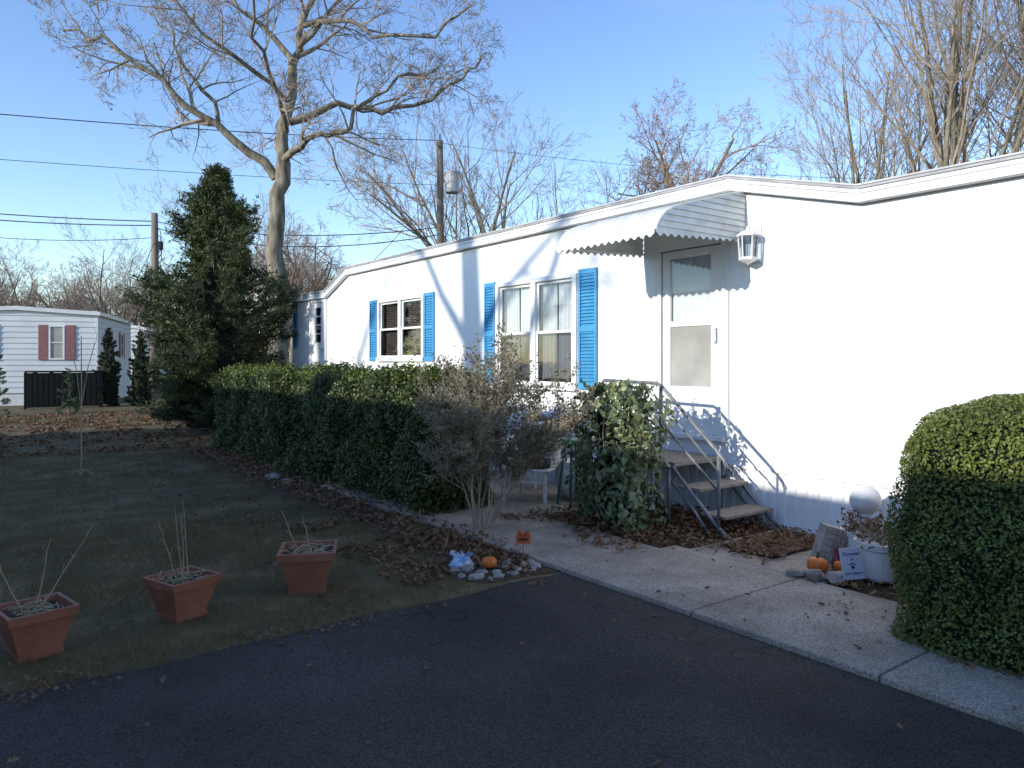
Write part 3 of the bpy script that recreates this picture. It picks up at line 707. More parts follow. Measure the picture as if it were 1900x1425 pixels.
def gen(H,r,fork,nl,a0,a1,Lf,kids,ang,trop,wig,mx=5,lead=True):
    T=Tree(); p=Vector((0,0,0)); pts=[p];ra=[r*1.15];ds=[Vector((0,0,1))]; d=Vector((R(-.06,.06),R(-.06,.06),1)).normalized()
    n=5
    for i in range(n):
        d=(d+Vector((random.gauss(0,.05),random.gauss(0,.05),.03))).normalized(); p=p+d*H*fork/n; pts.append(p); ra.append(r*(1-.3*(i+1)/n)); ds.append(d)
    T.t.tube(pts,ra,8,cap=False)
    for j in range(nl):
        az=j*2.4+R(-.4,.4); an=math.radians(R(a0,a1)) if not(lead and j==0) else .08
        q=pts[-1].lerp(pts[-3],R(0,1)) if j else pts[-1]
        dd=Vector((math.sin(an)*math.cos(az),math.sin(an)*math.sin(az),math.cos(an)))
        T.grow(q,dd,H*Lf*R(.8,1.08)*(1.0 if not j else 1.1),r*R(.4,.6) if j else r*.68,1,mx,kids,ang,trop,wig,.55,.15)
    return T
T=gen(13.2,.26,.25,7,12,40,.70,[0,9,6,4,4],36,.045,.10); ta=T.finish('bare_tree',(23.9,34.6,0),'leafless tree with fine upright twigs behind the home')
ta.scale=(1.22,1.22,1.22)
T=gen(12.6,.34,.34,9,18,66,.56,[0,9,6,5,4],48,.045,.17); tb=T.finish('bare_tree',(22.2,19.6,0),'round crowned bare oak with a few withered brown leaves',tw='twig2',leaves=900)
T=gen(16.8,.23,.14,8,4,26,.74,[0,9,5,4,4],30,.04,.075); tcx=T.finish('bare_tree',(26.8,11.2,0),'tall pale leafless tree with slim upright limbs')
def cp(src,loc,rz,sc,lab,grp='bare trees around the park'):
    n=copy_thing(src,loc,rz,sc); top(n,lab,'tree',grp); return n
for o in (ta,tb,tcx): o['group']='bare trees around the park'
L1='tall pale leafless tree with slim upright limbs';L2='round crowned bare oak with a few withered brown leaves';L3='leafless tree with fine upright twigs behind the home'
cp(tcx,(29.5,15.6,0),2,.84,L1)
cp(tb,(36,22,0),1.0,.85,L2); cp(tb,(40,27,0),4.0,.95,L2); cp(tcx,(30,7.5,0),4.2,.95,L1)
cp(tb,(18,46,0),2.2,.9,L2); cp(tb,(13.5,37,0),1.7,.72,L2); cp(ta,(16,50,0),1.5,.9,L3); cp(tb,(38,17,0),2.6,.8,L2)
for i,(x,y,s_) in enumerate([(1.5,62,.72),(5.5,66,.7),(9.5,60,.75),(12.5,64,.8),(-2,58,.75),(3.5,75,.85),(11,78,.9),(24,56,.75),(33,48,.75),(42,42,.75),(7.5,72,.8),(-3,70,.8)]):
    cp([tb,ta][i%3==2],(x,y,0),i*1.3,s_,[L2,L3][i%3==2],'distant bare trees')
T=Tree()
pts=[Vector((.15*math.sin(k*.9),.12*math.sin(k*1.3),k*1.6)) for k in range(10)]; ra=[.38-.022*k for k in range(10)]
T.t.tube(pts,ra,10,cap=False)
for z,az,an,L,r in ((5.2,1.2,50,5,.12),(6.6,-1.3,42,6.5,.13),(8.4,1.8,48,6,.12),(9.6,-1.7,50,5,.1),(11,.3,30,5,.1),(12,3.2,30,5,.1),(13.5,1.5,25,4,.08)):
    k=int(z/1.6); an=math.radians(an); T.grow(pts[k],Vector((math.sin(an)*math.cos(az),math.sin(an)*math.sin(az),math.cos(an))),L,r,1,3,[0,5,4],45,.03,.14,.55,.3,.012)
tt=T.finish('bare_tree',(-14,10.15,0),'stout leafless tree standing across the lane',group='bare trees across the lane')
cp(tt,(-20,16.3,0),2.5,.95,'stout leafless tree standing across the lane','bare trees across the lane')
cp(ta,(-34,6.5,0),3.5,.9,'leafless tree standing across the lane','bare trees across the lane')

f=MB(); P=[]
for _ in range(90):
    a=R(0,1); x,y=(-6+45*a+R(-2,2),58-a*8+R(-3,3)); h=R(1.5,4.2)
    for _ in range(160):
        v_=Vector((random.gauss(0,1),random.gauss(0,1),random.gauss(0,1))).normalized()*R(.6,1); P.append((x+v_.x*2.0,y+v_.y*2.0,max(.05,h*.5+v_.z*h*.55)))
f.cloud(P,RNG.normal(size=(len(P),3)),RNG.uniform(.3,.7,len(P)),DIA)
o=f.build('distant_shrubs',M['arbor'],origin=(0,0,0)); top(o,'dark evergreen shrubs along the far edge','shrubs',kind='stuff')

# ---------------------------------------------------------------- far mobile homes
def far_home(ox,oy,W,L,H,name_l,wins,swins,ang=18,gable=.25):
    ca,sa=math.cos(math.radians(ang)),math.sin(math.radians(ang))
    mx=Matrix(((-ca,sa,0,ox),(sa,ca,0,oy),(0,0,1,0),(0,0,0,1)))
    e=empty('mobile_home',(ox-ca*W/2+sa*L/2,oy+sa*W/2+ca*L/2,0)); top(e,name_l,'mobile home','mobile homes in the park')
    def bl(mb,n,m,par=e): mb.xf(mx); return mb.build(n,M[m] if isinstance(m,str) else m,par)
    w=MB(); z=.45; c=W/2
    w.box(0.02,W-.02,0.02,L-.02,0.0,H-.02)
    w.face([(0.01,0.015,H-.05),(c,.015,H+gable-.02),(W-.01,.015,H-.05)])
    while z<H-.1:
        for (p,q,nx,ny) in (((0,0),(W,0),0,-1),((0,0),(0,L),-1,0)):
            w.face([(p[0]+nx*.025,p[1]+ny*.025,z),(q[0]+nx*.025,q[1]+ny*.025,z),(q[0]+nx*.0,q[1]+ny*.0,z+.2),(p[0]+nx*.0,p[1]+ny*.0,z+.2)])
            w.face([(p[0],p[1],z),(q[0],q[1],z),(q[0]+nx*.025,q[1]+ny*.025,z),(p[0]+nx*.025,p[1]+ny*.025,z)])
        z+=.2
    w.box(-.03,.03,-.03,.03,.0,H-.02); bl(w,'wall','clap')
    r=MB()
    r.face([(-.12,-.12,H),(c,-.12,H+gable),(c,L+.1,H+gable),(-.12,L+.1,H)]); r.face([(W+.12,-.12,H),(c,-.12,H+gable),(c,L+.1,H+gable),(W+.12,L+.1,H)])
    r.face([(-.12,-.12,H-.14),(-.12,-.12,H),(c,-.12,H+gable),(c,-.12,H+gable-.14)]); r.face([(W+.12,-.12,H-.14),(W+.12,-.12,H),(c,-.12,H+gable),(c,-.12,H+gable-.14)])
    r.face([(-.12,-.12,H-.14),(-.12,L,H-.14),(-.12,L,H),(-.12,-.12,H)]); r.face([(-.12,-.12,H-.12),(0,0,H-.1),(0,L,H-.1),(-.12,L,H-.12)])
    bl(r,'roof','fascia')
    def win(p,wd,z0,z1,side):
        f=MB(); gm=MB(); t=.05
        def B(a,b,c,d,x0,x1,mb):
            if side: mb.box(-x1,-x0,a,b,c,d)
            else: mb.box(a,b,-x1,-x0,c,d)
        B(p-wd/2,p-wd/2+t,z0,z1,.02,.06,f);B(p+wd/2-t,p+wd/2,z0,z1,.02,.06,f);B(p-wd/2+t,p+wd/2-t,z1-t,z1,.02,.06,f);B(p-wd/2+t,p+wd/2-t,z0,z0+t,.02,.06,f);B(p-wd/2+t,p+wd/2-t,(z0+z1)/2-.02,(z0+z1)/2+.02,.022,.05,f)
        wo=bl(f,'window','trim'); B(p-wd/2+t,p+wd/2-t,z0+t,z1-t,.026,.03,gm); bl(gm,'glass_pane','dark' if side else 'screen',wo)
        for sg in (-1,1):
            s=MB(); a=p+sg*(wd/2+.19); B(a-.15,a+.15,z0-.02,z1+.02,.02,.045,s)
            zz=z0
            while zz<z1-.03: B(a-.12,a+.12,zz+.01,zz+.03,.045,.055,s); zz+=.05
            bl(s,'shutter','pink')
    for p in wins: win(p,.5,1.65,2.9,False)
    for p in swins: win(p,.6,1.75,2.8,True)
far_home(4.15,31.3,5.2,7.5,3.42,'far white clapboard mobile home with rose coloured shutters',[1.3,3.7],[2.2,5],gable=.16)
far_home(7.6,41.5,4.2,9,3.3,'distant white mobile home with low gable roof',[2.0],[2,5],ang=24,gable=.4)
f=MB(); 
for k in range(14):
    x=1.85+k*.155; f.box(x,x+.13,29.3+.01*(k%2),29.33+.01*(k%2),.05,1.2+.02*math.sin(k*2))
f.box(1.8,4.05,29.345,29.38,.3,.38); f.box(1.8,4.05,29.345,29.38,.95,1.03); f.box(1.78,4.07,29.25,29.6,1.22,1.27)
for x in (1.8,2.9,4.0): f.box(x-.04,x+.04,29.38,29.46,0,1.22)
f.box(1.8,4.05,29.5,29.55,.05,1.2)
o=f.build('fence',M['fence']); top(o,'low dark wooden screen fence before the far home','fence')

# neighbouring home across the driveway (casts the long shade)
nb=empty('mobile_home',(-6,5,0)); top(nb,'neighbouring white mobile home across the driveway','mobile home','mobile homes in the park')
w=MB(); w.box(-8.1,-3.95,-14,19.5,0,3.44); w.build('wall',M['clap'],nb)
w=MB(); w.box(-8.2,-3.88,-14.1,19.6,3.44,3.52); w.box(-8.0,-4.1,-14,19.5,3.52,3.56); w.build('roof',M['roof'],nb)
for y in (-8,-3,3,9,15):
    w=MB(); w.box(-3.95,-3.91,y,y+1.2,1.6,2.7); k=w.build('window',M['trim'],nb)
    w=MB(); w.box(-3.91,-3.905,y+.06,y+1.14,1.66,2.64); w.build('glass_pane',M['dark'],k)

# ---------------------------------------------------------------- poles & wires
def pole(x,y,H,r,lab):
    e=empty('utility_pole',(x,y,0)); top(e,lab,'utility pole','wooden utility poles')
    m_=MB(); m_.tube([(x,y,0),(x+.03,y,H*.5),(x,y,H)],[r*1.2,r,r*.8],10); m_.build('shaft',M['pole'],e,smooth=True); return e
p1=pole(7.8,40,8.9,.19,'weathered wooden utility pole with drooping cables')
p2=pole(15.6,25.8,10.5,.16,'wooden utility pole carrying a grey transformer')
m_=MB(); tx=Vector((15.6,25.8,8.8))+RV*.50
m_.lathe([(0,-.42),(.26,-.42),(.29,-.38),(.29,.34),(.32,.36),(.30,.42),(.1,.48),(0,.48)],tx,16); m_.tube([tx+Vector((0,0,.46)),tx+Vector((0,0,.68))],[.05,.03],8)
m_.tube([(15.6,25.8,8.9),tx+Vector((0,0,.1))],.04,6); m_.build('transformer',M['trans'],p2,smooth=False)
m_=MB(); m_.tube([Vector((15.6,25.8,10.2))-FV*.5,Vector((15.6,25.8,10.2))+FV*.5],.05,5); m_.tube([(15.6,25.8,10.4),(15.6,25.8,10.75)],.03,6); m_.build('crossarm',M['pole'],p2)
m_=MB()
for k in range(3): m_.tube([(7.8,40,8.3-.3*k),Vector((7.8,40,8.0-.3*k))+RV*.3,Vector((7.8,40,7.2-.3*k))+RV*.35,Vector((7.8,40,6.6-.2*k))],.02,4)
m_.lathe([(0,-.2),(.12,-.2),(.12,.2),(0,.22)],Vector((7.8,40,7.3))+RV*.3,8); m_.build('cable_loop',M['cable'],p1)
def wire(a,b,sag,r=.014):
    a=Vector(a);b=Vector(b); pts=[]
    for i in range(25):
        t=i/24; p=a.lerp(b,t); p.z-=sag*4*t*(1-t); pts.append(p)
    m_=MB(); m_.tube(pts,r,4); o=m_.build('power_line',M['cable']); top(o,'black overhead power cable between poles','cable','overhead power cables')
wire((15.6,25.8,10.5),(-1.4,26,8.5),.15,.015); wire((15.6,25.8,8.7),(-1.4,26,7.25),.1,.009)
wire((7.8,40,8.5),(-4,47,9.2),.15,.025); wire((7.8,40,8.3),(-4,47,9.0),.25,.025); wire((7.8,40,7.7),(-4,47,8.4),.5,.015)
wire((7.8,40,8.5),(15.6,25.8,7.0),.5,.02); wire((7.8,40,8.2),(15.6,25.8,6.7),.7,.02); wire((15.6,25.8,10.4),(34,8,8.2),.6,.008); wire((15.6,25.8,8.9),(7.3,15.5,3.6),.2,.010)
wire((7.8,40,7.5),(5,33,3.6),.3,.015)

# ---------------------------------------------------------------- pots on the lawn
def flower_pot(x,y,rot,sc,stalks,lab):
    mx=Matrix.Translation((x,y,0))@Matrix.Rotation(rot,4,'Z')@Matrix.Scale(sc,4)
    e=empty('flower_pot',(x,y,0)); top(e,lab,'flower pot','terracotta square flower pots')
    b=MB()
    def fr(z0,z1,w0,w1,cap0=False):
        a=[(-w0,-w0,z0),(w0,-w0,z0),(w0,w0,z0),(-w0,w0,z0)];c=[(-w1,-w1,z1),(w1,-w1,z1),(w1,w1,z1),(-w1,w1,z1)]
        for k in range(4): b.face([a[k],a[(k+1)%4],c[(k+1)%4],c[k]])
        if cap0:b.face(a[::-1])
    fr(0,.03,.118,.122,True); fr(.03,.03,.122,.112); fr(.03,.235,.112,.168); fr(.235,.235,.168,.182); fr(.235,.29,.182,.190); fr(.29,.29,.19,.168); fr(.29,.23,.168,.160)
    b.xf(mx); b.build('pot_body',M['terra'],e,bevel=.003)
    b=MB(); b.grid(lambda u,v:(-.162+.324*u,-.162+.324*v,.245+.02*noise.noise((u*5,v*5,x))),10,10); b.xf(mx); b.build('soil',M['potsoil'],e)
    b=MB()
    for _ in range(70):
        a=R(0,6.28); p=Vector((R(-.13,.13),R(-.13,.13),R(.26,.28))); q=p+Vector((math.cos(a),math.sin(a),R(-.1,.3)))*R(.04,.11); b.tube([p,(p+q)/2+Vector((0,0,.012)),q],.0028,3,cap=False)
    for hx,hy,lx,ly,h_ in stalks:
        pts=[Vector((hx+lx*t+R(-.006,.006),hy+ly*t+R(-.006,.006),.25+h_*t)) for t in (0,.2,.4,.6,.8,1)]
        b.tube(pts,[.0045,.004,.0035,.003,.0025,.0015],4)
        for k in (2,3,4): b.tube([pts[k],pts[k]+Vector((R(-.04,.04),R(-.04,.04),.05))],.0015,3,cap=False)
    b.xf(mx); b.build('dry_stalks',M['straw'],e)
flower_pot(.34,4.83,.2,.9,[(0,0,.1,.05,.42),(.03,.02,.3,-.05,.50),(-.05,.0,-.16,0,.35)],'terracotta square pot with dry stalks at the lawn edge')
flower_pot(1.13,4.98,.35,.88,[(0,0,-.05,.02,.56),(.03,.03,.02,.05,.46),(-.02,.03,-.14,.0,.46),(.05,0,.02,.1,.55)],'terracotta square pot with tall upright dry stalks')
flower_pot(1.97,5.03,-.45,1.02,[(-.06,0,-.12,.0,.30),(.02,0,-.06,0,.26)],'terracotta square pot with low straw debris')
b=MB(); x,y=1.37,11.8
b.tube([(x,y,0),(x+.005,y,1.0),(x,y,1.95)],[.010,.009,.007],6); b.tube([(x,y,.95),Vector((x,y,1.5))+RV*.09,Vector((x,y,1.95))+RV*.22,Vector((x,y,2.05))+RV*.18],.005,4); b.tube([(x,y,.95),Vector((x,y,1.5))-RV*.07,Vector((x,y,1.9))-RV*.19],.005,4)
b.lathe([(.012,0),(.02,.02),(.012,.05)],(x,y,.93),8)
for k in range(10): 
    a=R(0,6.28); b.tube([(x,y,.01),(x+.05*math.cos(a),y+.05*math.sin(a),.1),(x+.16*math.cos(a),y+.16*math.sin(a),.02)],.004,3)
o=b.build('plant_stake',M['straw']); top(o,'thin metal plant stake with forked wires on lawn','plant stake')

# ---------------------------------------------------------------- small things
def rock(x,y,z,r,fl,m,lab,name='stone',cat='stone',grp='garden stones by the walkway',seed=0):
    bm=bmesh.new(); bmesh.ops.create_icosphere(bm,subdivisions=3,radius=1)
    sx,sy=R(.75,1.35),R(.7,1.1); rz=Matrix.Rotation(R(0,3),3,'Z')
    for v in bm.verts:
        n_=1+.45*noise.noise(v.co*1.3+Vector((seed*3.1,x*7,y*5)))+.12*noise.noise(v.co*4+Vector((seed,x,y)))
        v.co=rz@Vector((v.co.x*sx*n_*r,v.co.y*sy*n_*r,max(v.co.z,-.75)*fl*n_*r))
    me=bpy.data.meshes.new(name); bm.to_mesh(me); bm.free(); me.materials.append(M[m])
    for p in me.polygons:p.use_smooth=True
    o=bpy.data.objects.new(name,me); COL.objects.link(o); o.location=(x,y,z+r*fl*.6); top(o,lab,cat,grp); return o
def pumpkin(x,y,z,r):
    b=MB(); pr=[(r*math.sin(a)*1.05,-r*.82*math.cos(a)*(1-.15*(1-math.sin(a)))) for a in [math.pi*k/12 for k in range(13)]]
    b.lathe(pr,(x,y,z+r*.8),48,rib=.13,nr=9); e=b.build('pumpkin',M['orange'],smooth=True); top(e,'small orange pumpkin among the garden stones','pumpkin','small orange pumpkins')
    b=MB(); b.tube([(x,y,z+r*1.4),(x+.006,y,z+r*1.75),(x+.018,y+.005,z+r*1.95)],[r*.2,r*.13,r*.15],7); b.build('pumpkin_stem',M['stem'],e)
pumpkin(3.27,4.68,.01,.06); pumpkin(5.08,3.05,.035,.078); pumpkin(5.27,2.98,.035,.05)
k=0
for (x,y,r,fl,mm) in [(3.05,4.52,.045,.6,'stone2'),(3.2,4.46,.035,.6,'stone2'),(3.32,4.45,.04,.6,'stone'),(3.14,4.6,.05,.5,'stone'),(3.42,4.52,.035,.6,'stone2'),(3.5,4.45,.04,.6,'stone'),(3.58,4.5,.035,.7,'stone2'),(3.62,4.62,.04,.6,'stone'),(3.45,4.7,.04,.5,'stone'),(3.1,4.72,.05,.7,'stone'),(3.38,4.62,.03,.7,'stone2'),(3.25,4.55,.03,.7,'stone2'),(2.98,4.62,.035,.6,'stone'),(3.53,4.6,.028,.7,'stone2'),(3.0,4.75,.045,.6,'stone'),(3.3,4.8,.04,.5,'stone'),(3.5,4.76,.035,.6,'stone'),(3.12,4.45,.025,.6,'stone'),
    (4.93,2.98,.085,.5,'stone'),(5.03,2.86,.085,.45,'stone2'),(4.90,3.12,.06,.5,'stone'),(5.16,2.86,.05,.6,'stone'),(5.25,3.14,.05,.6,'stone'),(5.45,3.15,.06,.6,'stone'),(5.35,3.05,.04,.6,'stone'),(3.4,9.9,.12,.5,'stone'),(3.45,9.5,.09,.5,'stone')]:
    rock(x,y,.0 if x<4 else .035,r,fl,mm,'pale rounded garden stone' if mm=='stone2' else 'grey weathered garden stone',seed=k); k+=1
b=MB()
for j in range(5):
    a0=j*.7-1.2
    b.grid(lambda u,v,a0=a0,j=j:(3.12+.05*(j-2)*.5+(.04+.07*v)*math.cos(a0+u*1.4)+.02*math.sin(v*9+j),4.84+(.04+.06*v)*math.sin(a0+u*1.4),.01+.13*v*(1-.35*v)+.03*math.sin(u*6+j)*v),8,8)
b.lathe([(0,0),(.09,0),(.10,.03),(.06,.08),(.0,.09)],(3.12,4.84,.0),14)
o=b.build('garden_ornament',M['cloth'],smooth=True); top(o,'blue and white glazed ceramic ornament on the stones','ornament')
b=MB(); sx,sy=3.63,4.72
def pl(u,z,d=0): return (sx+RV.x*u-FV.x*d,sy+RV.y*u-FV.y*d,z)
out=[(-.055,.14),(.055,.14),(.058,.20),(.04,.245),(.0,.225),(-.04,.25),(-.058,.2)]
b.face([pl(u,z,.004) for u,z in out]); b.face([pl(u,z,-.004) for u,z in out[::-1]])
for (p,q) in zip(out,out[1:]+out[:1]): b.face([pl(p[0],p[1],.004),pl(q[0],q[1],.004),pl(q[0],q[1],-.004),pl(p[0],p[1],-.004)])
sg=b.build('garden_sign',M['signred']); top(sg,'small orange garden sign on a thin stake','garden sign')
b=MB(); b.tube([pl(0,0),pl(0,.15,.0)],.004,5); b.build('stake',M['steel'],sg)
b=MB()
for u in (-.022,.022): b.lathe([(0,0),(.009,.002),(.009,.006),(0,.008)],pl(u,.205,.006),8)
b.face([pl(-.04,.165,.006),pl(.04,.165,.006),pl(.035,.182,.006),pl(-.035,.182,.006)]); b.build('sign_marks',M['signblack'],sg)

def planter(cx,cy,r0,r1,h,name,lab,m='white2',plant=True,z0=.035):
    b=MB(); b.lathe([(0,0),(r0,0),(r0+.01,.02),(r1*.93,h*.8),(r1,h*.83),(r1*1.06,h),(r1*.98,h),(r1*.88,h*.85),(0,h*.84)],(cx,cy,z0),28)
    e=b.build(name,M[m],smooth=False); top(e,lab,'planter')
    if plant:
        f=MB(); P=[]
        for _ in range(60):
            a=R(0,6.28); p=Vector((cx,cy,z0+h*.85)); q=p+Vector((math.cos(a)*R(.05,r1*1.15),math.sin(a)*R(.05,r1*1.15),R(.03,.16))); f.tube([p,p.lerp(q,.5)+Vector((0,0,.04)),q],.003,3,cap=False)
            for _ in range(5): P.append((q.x+R(-.04,.04),q.y+R(-.04,.04),q.z+R(-.05,.03)))
        f.cloud(P,RNG.normal(size=(len(P),3)),RNG.uniform(.02,.045,len(P)),DIA,mi=1); f.build('dried_plant',[M['shrubtwig'],M['litter']],e)
    return e
planter(5.34,2.70,.13,.18,.27,'planter','white round planter holding dried reddish plant')
planter(5.68,3.02,.12,.16,.25,'planter','white round planter with dried plant beside the globe light',plant=True)
b=MB(); r=.118; gx,gy=5.82,3.08; b.lathe([(r*math.sin(math.pi*k/20),-r*math.cos(math.pi*k/20)) for k in range(21)],(gx,gy,.49),32); gb=b.build('globe_light',M['white2'],smooth=True); top(gb,'white frosted garden globe light above a planter','garden light')
b=MB(); b.tube([(gx,gy,.04),(gx,gy,.38)],.02,8); b.lathe([(.03,0),(.06,.01),(.055,.03),(.03,.04)],(gx,gy,.36),12); b.build('post',M['white2'],gb)
b=MB(); b.box(-.09,.09,-.07,.07,0,.28); 
for z in (.03,.08,.13,.18,.23): 
    for u in (-.06,-.02,.02,.06): b.box(u-.015,u+.015,-.078,-.07,z,z+.035)
b.xf(Matrix.Translation((5.46,3.22,.03))@Matrix.Rotation(math.radians(-38),4,'Z')@Matrix.Rotation(math.radians(17),4,'Y')); o=b.build('garden_plaque',M['stone2'],bevel=.006); top(o,'pale textured stone plaque leaning beside the planters','garden plaque')
b=MB(); b.lathe([(0,0),(.035,0),(.04,.05),(.03,.09),(.014,.11),(.022,.14),(.014,.165),(0,.17)],(5.33,3.04,.035),14); o=b.build('garden_figurine',mat('maroon_glaze',(.12,.02,.03),(.2,.04,.05),8,.3),smooth=True); top(o,'small dark red garden figurine beside the pumpkins','figurine')
b=MB(); c0=Vector((5.07,2.76,.06))
b.box(-.075,.075,-.004,.004,.0,.22); mx=Matrix.Translation(c0)@Matrix.Rotation(math.radians(-40),4,'Z')@Matrix.Rotation(math.radians(-6),4,'Y')@Matrix.Rotation(math.radians(-10),4,'X')
b.xf(mx); cs=b.build('garden_sign',M['card'],bevel=.002); top(cs,'small lavender card sign with blue handwriting','garden sign')
for u in (-.06,.06):
    b=MB(); b.tube([mx@Vector((u,.01,.1)),mx@Vector((u,.02,-.03))],.004,5); b.build('stake',M['steel'],cs)
def text(s,size,mx2,par,m):
    cu=bpy.data.curves.new('t','FONT'); cu.body=s; cu.size=size; cu.align_x='CENTER'; cu.offset=.0004; cu.shear=.25
    ob=bpy.data.objects.new('t',cu); COL.objects.link(ob); bpy.context.view_layer.update()
    me=bpy.data.meshes.new_from_object(ob.evaluated_get(bpy.context.evaluated_depsgraph_get())); COL.objects.unlink(ob)
    me.transform(mx2); me.materials.append(M[m]); o=bpy.data.objects.new('lettering',me); COL.objects.link(o); child(o,par)
RX=Matrix.Rotation(math.pi/2,4,'X')
for s,z,sz in (('Forever',.165,.038),('in',.128,.034),('our Hearts',.035,.028)):
    text(s,sz,mx@Matrix.Translation((0,-.0065,z))@RX,cs,'cardblue')
b=MB()
for (u,z,r_) in ((0,.085,.013),(-.018,.102,.006),(-.007,.110,.006),(.007,.110,.006),(.018,.102,.006)):
    b.face([(u+r_*math.cos(a*.628),-.0065,z+r_*math.sin(a*.628)) for a in range(10)])
b.xf(mx); b.build('paw_mark',M['cardblue'],cs)

# wicker chair
ch=empty('wicker_chair',(5.3,6.72,0)); top(ch,'white wicker armchair with navy cushion on the patio','chair')
CM=Matrix.Translation((5.3,6.72,.03))@Matrix.Rotation(math.radians(30),4,'Z')
def cb(mb,n,m,**k): mb.xf(CM); return mb.build(n,M[m],ch,**k)
for (x,y) in ((-.24,-.24),(-.24,.24),(.24,-.22),(.24,.22)):
    b=MB(); b.tube([(x*1.08,y*1.08,0),(x,y,.36)],[.024,.026],8); cb(b,'leg','wicker')
def shell(u,v):
    a=math.radians(-115+230*u); hz=.36+(.26+.20*max(0,math.cos(a))**1.2)*v
    rr=.29+.05*v
    return Vector((rr*math.cos(a)*1.05+.0,rr*math.sin(a)*1.0,hz))
b=MB()
for k in range(44):
    u=k/43; b.tube([shell(min(1,max(0,u+.03*(j%2)-.015)),j/6) for j in range(7)],.007,4,cap=False)
for k in range(44):
    u=k/43; b.tube([shell(min(1,max(0,u+.10*(j/6-.5))),j/6) for j in range(7)],.005,4,cap=False)
for v_ in (0,.12,.24,.5,.76,.9): b.tube([shell(k/30,v_) for k in range(31)],.009,5)
b.tube([shell(k/30,1) for k in range(31)],.026,8); cb(b,'backrest','wicker')
b=MB(); 
for k in range(18):
    x=-.27+.54*k/17; b.box(x-.012,x+.012,-.27,.27,.345,.36)
b.tube([(-.28,-.28,.35),(-.28,.28,.35),(.27,.27,.35),(.27,-.27,.35),(-.28,-.28,.35)],.02,6)
for k in range(24):
    y=-.27+.54*k/23; b.tube([(-.285,y,.35),(-.285,y+.02,.22)],.007,4,cap=False)
b.tube([(-.285,-.28,.22),(-.285,.28,.22)],.012,5); cb(b,'seat','wicker')
b=MB(); 
def cu(u,v):
    a=2*math.pi*u; p=math.pi*(v-.5); s1=lambda t,e:math.copysign(abs(t)**e,t)
    return (.25*s1(math.cos(p),.35)*s1(math.cos(a),.5)-.02,.24*s1(math.cos(p),.35)*s1(math.sin(a),.5),.40+.045*s1(math.sin(p),.8))
b.grid(cu,32,14); cb(b,'cushion','cushion',smooth=True)
b=MB(); b.lathe([(0,0),(.16,0),(.24,.08),(.28,.2),(.27,.32),(.22,.40),(.235,.43),(.2,.43),(.19,.38),(0,.36)],(5.72,6.38,.03),28); o=b.build('round_planter',M['white2'],smooth=True); top(o,'large rounded white planter on the patio','planter')
sl=empty('stool',(5.38,6.1,.0)); top(sl,'green painted stool with dark top on the patio','stool')
b=MB(); b.lathe([(0,0),(.13,0),(.15,.015),(.15,.035),(.13,.05),(0,.05)],(5.38,6.1,.70),18); b.build('seat',M['greenpaint'],sl)
for a in (0.6,2.2,3.8,5.3):
    b=MB(); b.tube([(5.38+.09*math.cos(a),6.1+.09*math.sin(a),.71),(5.38+.18*math.cos(a),6.1+.18*math.sin(a),.03)],[.014,.017],7); b.build('leg',M['greenpaint'],sl)
b=MB(); b.tube([(5.25,5.78,0),(5.25,5.78,.62)],.012,6); b.lathe([(0,0),(.05,0),(.05,.02),(.035,.03),(.04,.12),(.06,.13),(.02,.18),(0,.19)],(5.25,5.78,.62),10); o=b.build('garden_lantern',M['steel']); top(o,'small dark garden lantern on a thin post','lantern')
tb_=empty('side_table',(5.9,7.4,.03)); top(tb_,'small dark topped side table against the wall','table')
b=MB()
for k in range(6): b.box(5.68+.075*k,5.745+.075*k,7.15,7.65,.60,.62)
b.build('table_top',M['darkwood'],tb_)
for x,y in ((5.71,7.2),(6.1,7.2),(5.71,7.6),(6.1,7.6)):
    b=MB(); b.box(x-.02,x+.02,y-.02,y+.02,.03,.60); b.build('leg',M['white2'],tb_)
planter(5.9,7.35,.07,.10,.16,'flower_pot','small blue glazed pot on the side table',m='bluepot',z0=.62)
planter(5.88,5.95,.11,.15,.3,'bucket','pale plastic bucket beside the green stool',m='white2',plant=False,z0=.03)
planter(4.95,7.3,.12,.16,.26,'planter','grey stone planter with dry plant beside the wicker chair',m='stone2',z0=.03)
for (x,y,l) in ((5.95,10.3,1.62),(6.0,10.0,1.58)):
    b=MB(); b.tube([(x-.25,y,.03),(x+.17,y-.1,l)],.013,6); b.box(x-.33,x-.2,y-.08,y+.08,.03,.10); o=b.build('garden_rake',M['straw']); top(o,'wooden handled garden tool leaning on the wall','garden tool')

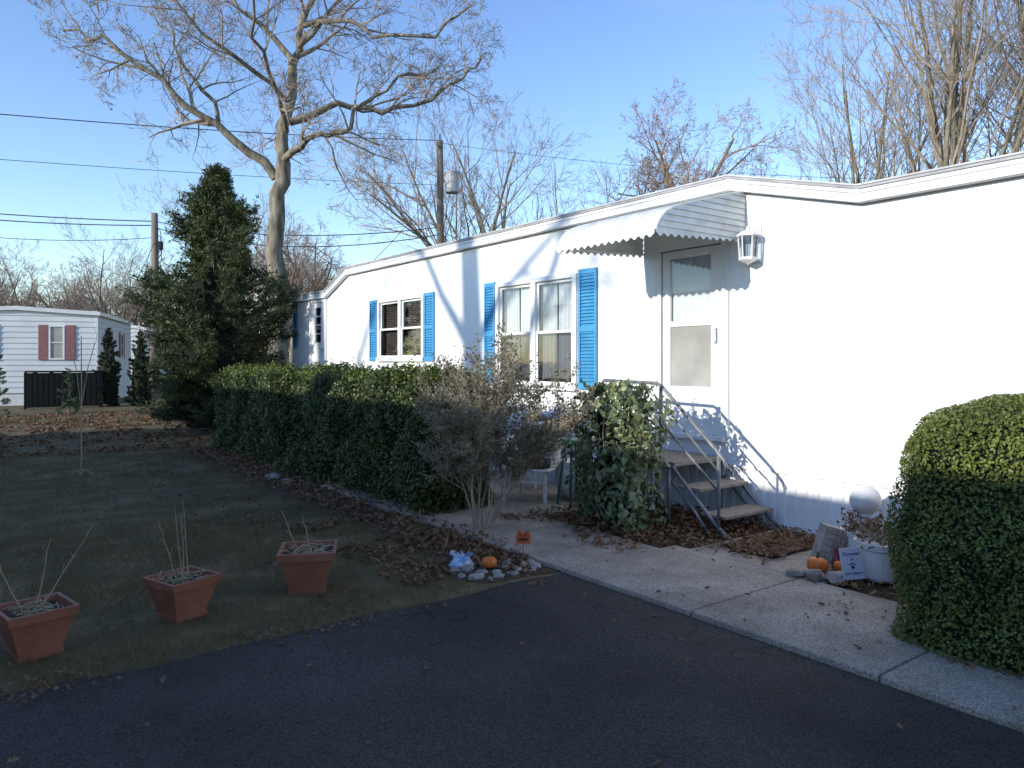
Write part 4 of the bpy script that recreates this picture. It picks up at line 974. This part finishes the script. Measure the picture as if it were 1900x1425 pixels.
# ---------------------------------------------------------------- camera, light, sky
cam=bpy.data.cameras.new('Camera'); co=bpy.data.objects.new('Camera',cam); COL.objects.link(co); scene.camera=co
co.location=(0,0,1.6); co.rotation_euler=(math.radians(90),0,-math.radians(36.7)); cam.sensor_width=36; cam.lens=26.15; cam.shift_y=-.0224; cam.clip_end=1500; cam.clip_start=.05
sd=Vector((1,-.04,-.31)).normalized(); el=math.asin(-sd.z)
su=bpy.data.lights.new('Sun','SUN'); su.energy=5; su.angle=math.radians(.5); su.color=(1,.94,.84)
so=bpy.data.objects.new('Sun',su); COL.objects.link(so); so.rotation_euler=sd.to_track_quat('-Z','Y').to_euler()
W=bpy.data.worlds.new('World'); scene.world=W; W.use_nodes=True; nt=W.node_tree; bg=nt.nodes['Background']
sk=nt.nodes.new('ShaderNodeTexSky'); sk.sky_type='NISHITA'; sk.sun_disc=False; sk.sun_elevation=el; sk.sun_rotation=math.atan2(-sd.x,-sd.y)
sk.altitude=0; sk.air_density=1.0; sk.dust_density=.1; sk.ozone_density=2.0
hs=nt.nodes.new('ShaderNodeHueSaturation'); hs.inputs['Hue'].default_value=.512; hs.inputs['Saturation'].default_value=1.12; hs.inputs['Value'].default_value=2.15
nt.links.new(sk.outputs[0],hs.inputs['Color'])
tc=nt.nodes.new('ShaderNodeTexCoord'); mp=nt.nodes.new('ShaderNodeMapping'); mp.inputs['Scale'].default_value=(1.2,1.8,9); mp.inputs['Rotation'].default_value=(.15,.1,.5)
nz=nt.nodes.new('ShaderNodeTexNoise'); nz.inputs['Scale'].default_value=1.6; nz.inputs['Detail'].default_value=7
nt.links.new(tc.outputs['Generated'],mp.inputs['Vector']); nt.links.new(mp.outputs[0],nz.inputs['Vector'])
rp=nt.nodes.new('ShaderNodeMapRange'); rp.inputs['From Min'].default_value=.57; rp.inputs['From Max'].default_value=.85; rp.inputs['To Max'].default_value=.18; nt.links.new(nz.outputs[0],rp.inputs[0])
mx_=nt.nodes.new('ShaderNodeMix'); mx_.data_type='RGBA'; mx_.inputs[7].default_value=(6,6.3,6.8,1); nt.links.new(rp.outputs[0],mx_.inputs[0]); nt.links.new(hs.outputs[0],mx_.inputs[6])
nt.links.new(mx_.outputs[2],bg.inputs[0]); bg.inputs[1].default_value=.14
scene.view_settings.view_transform='Standard'; scene.view_settings.look='None'; scene.view_settings.exposure=0
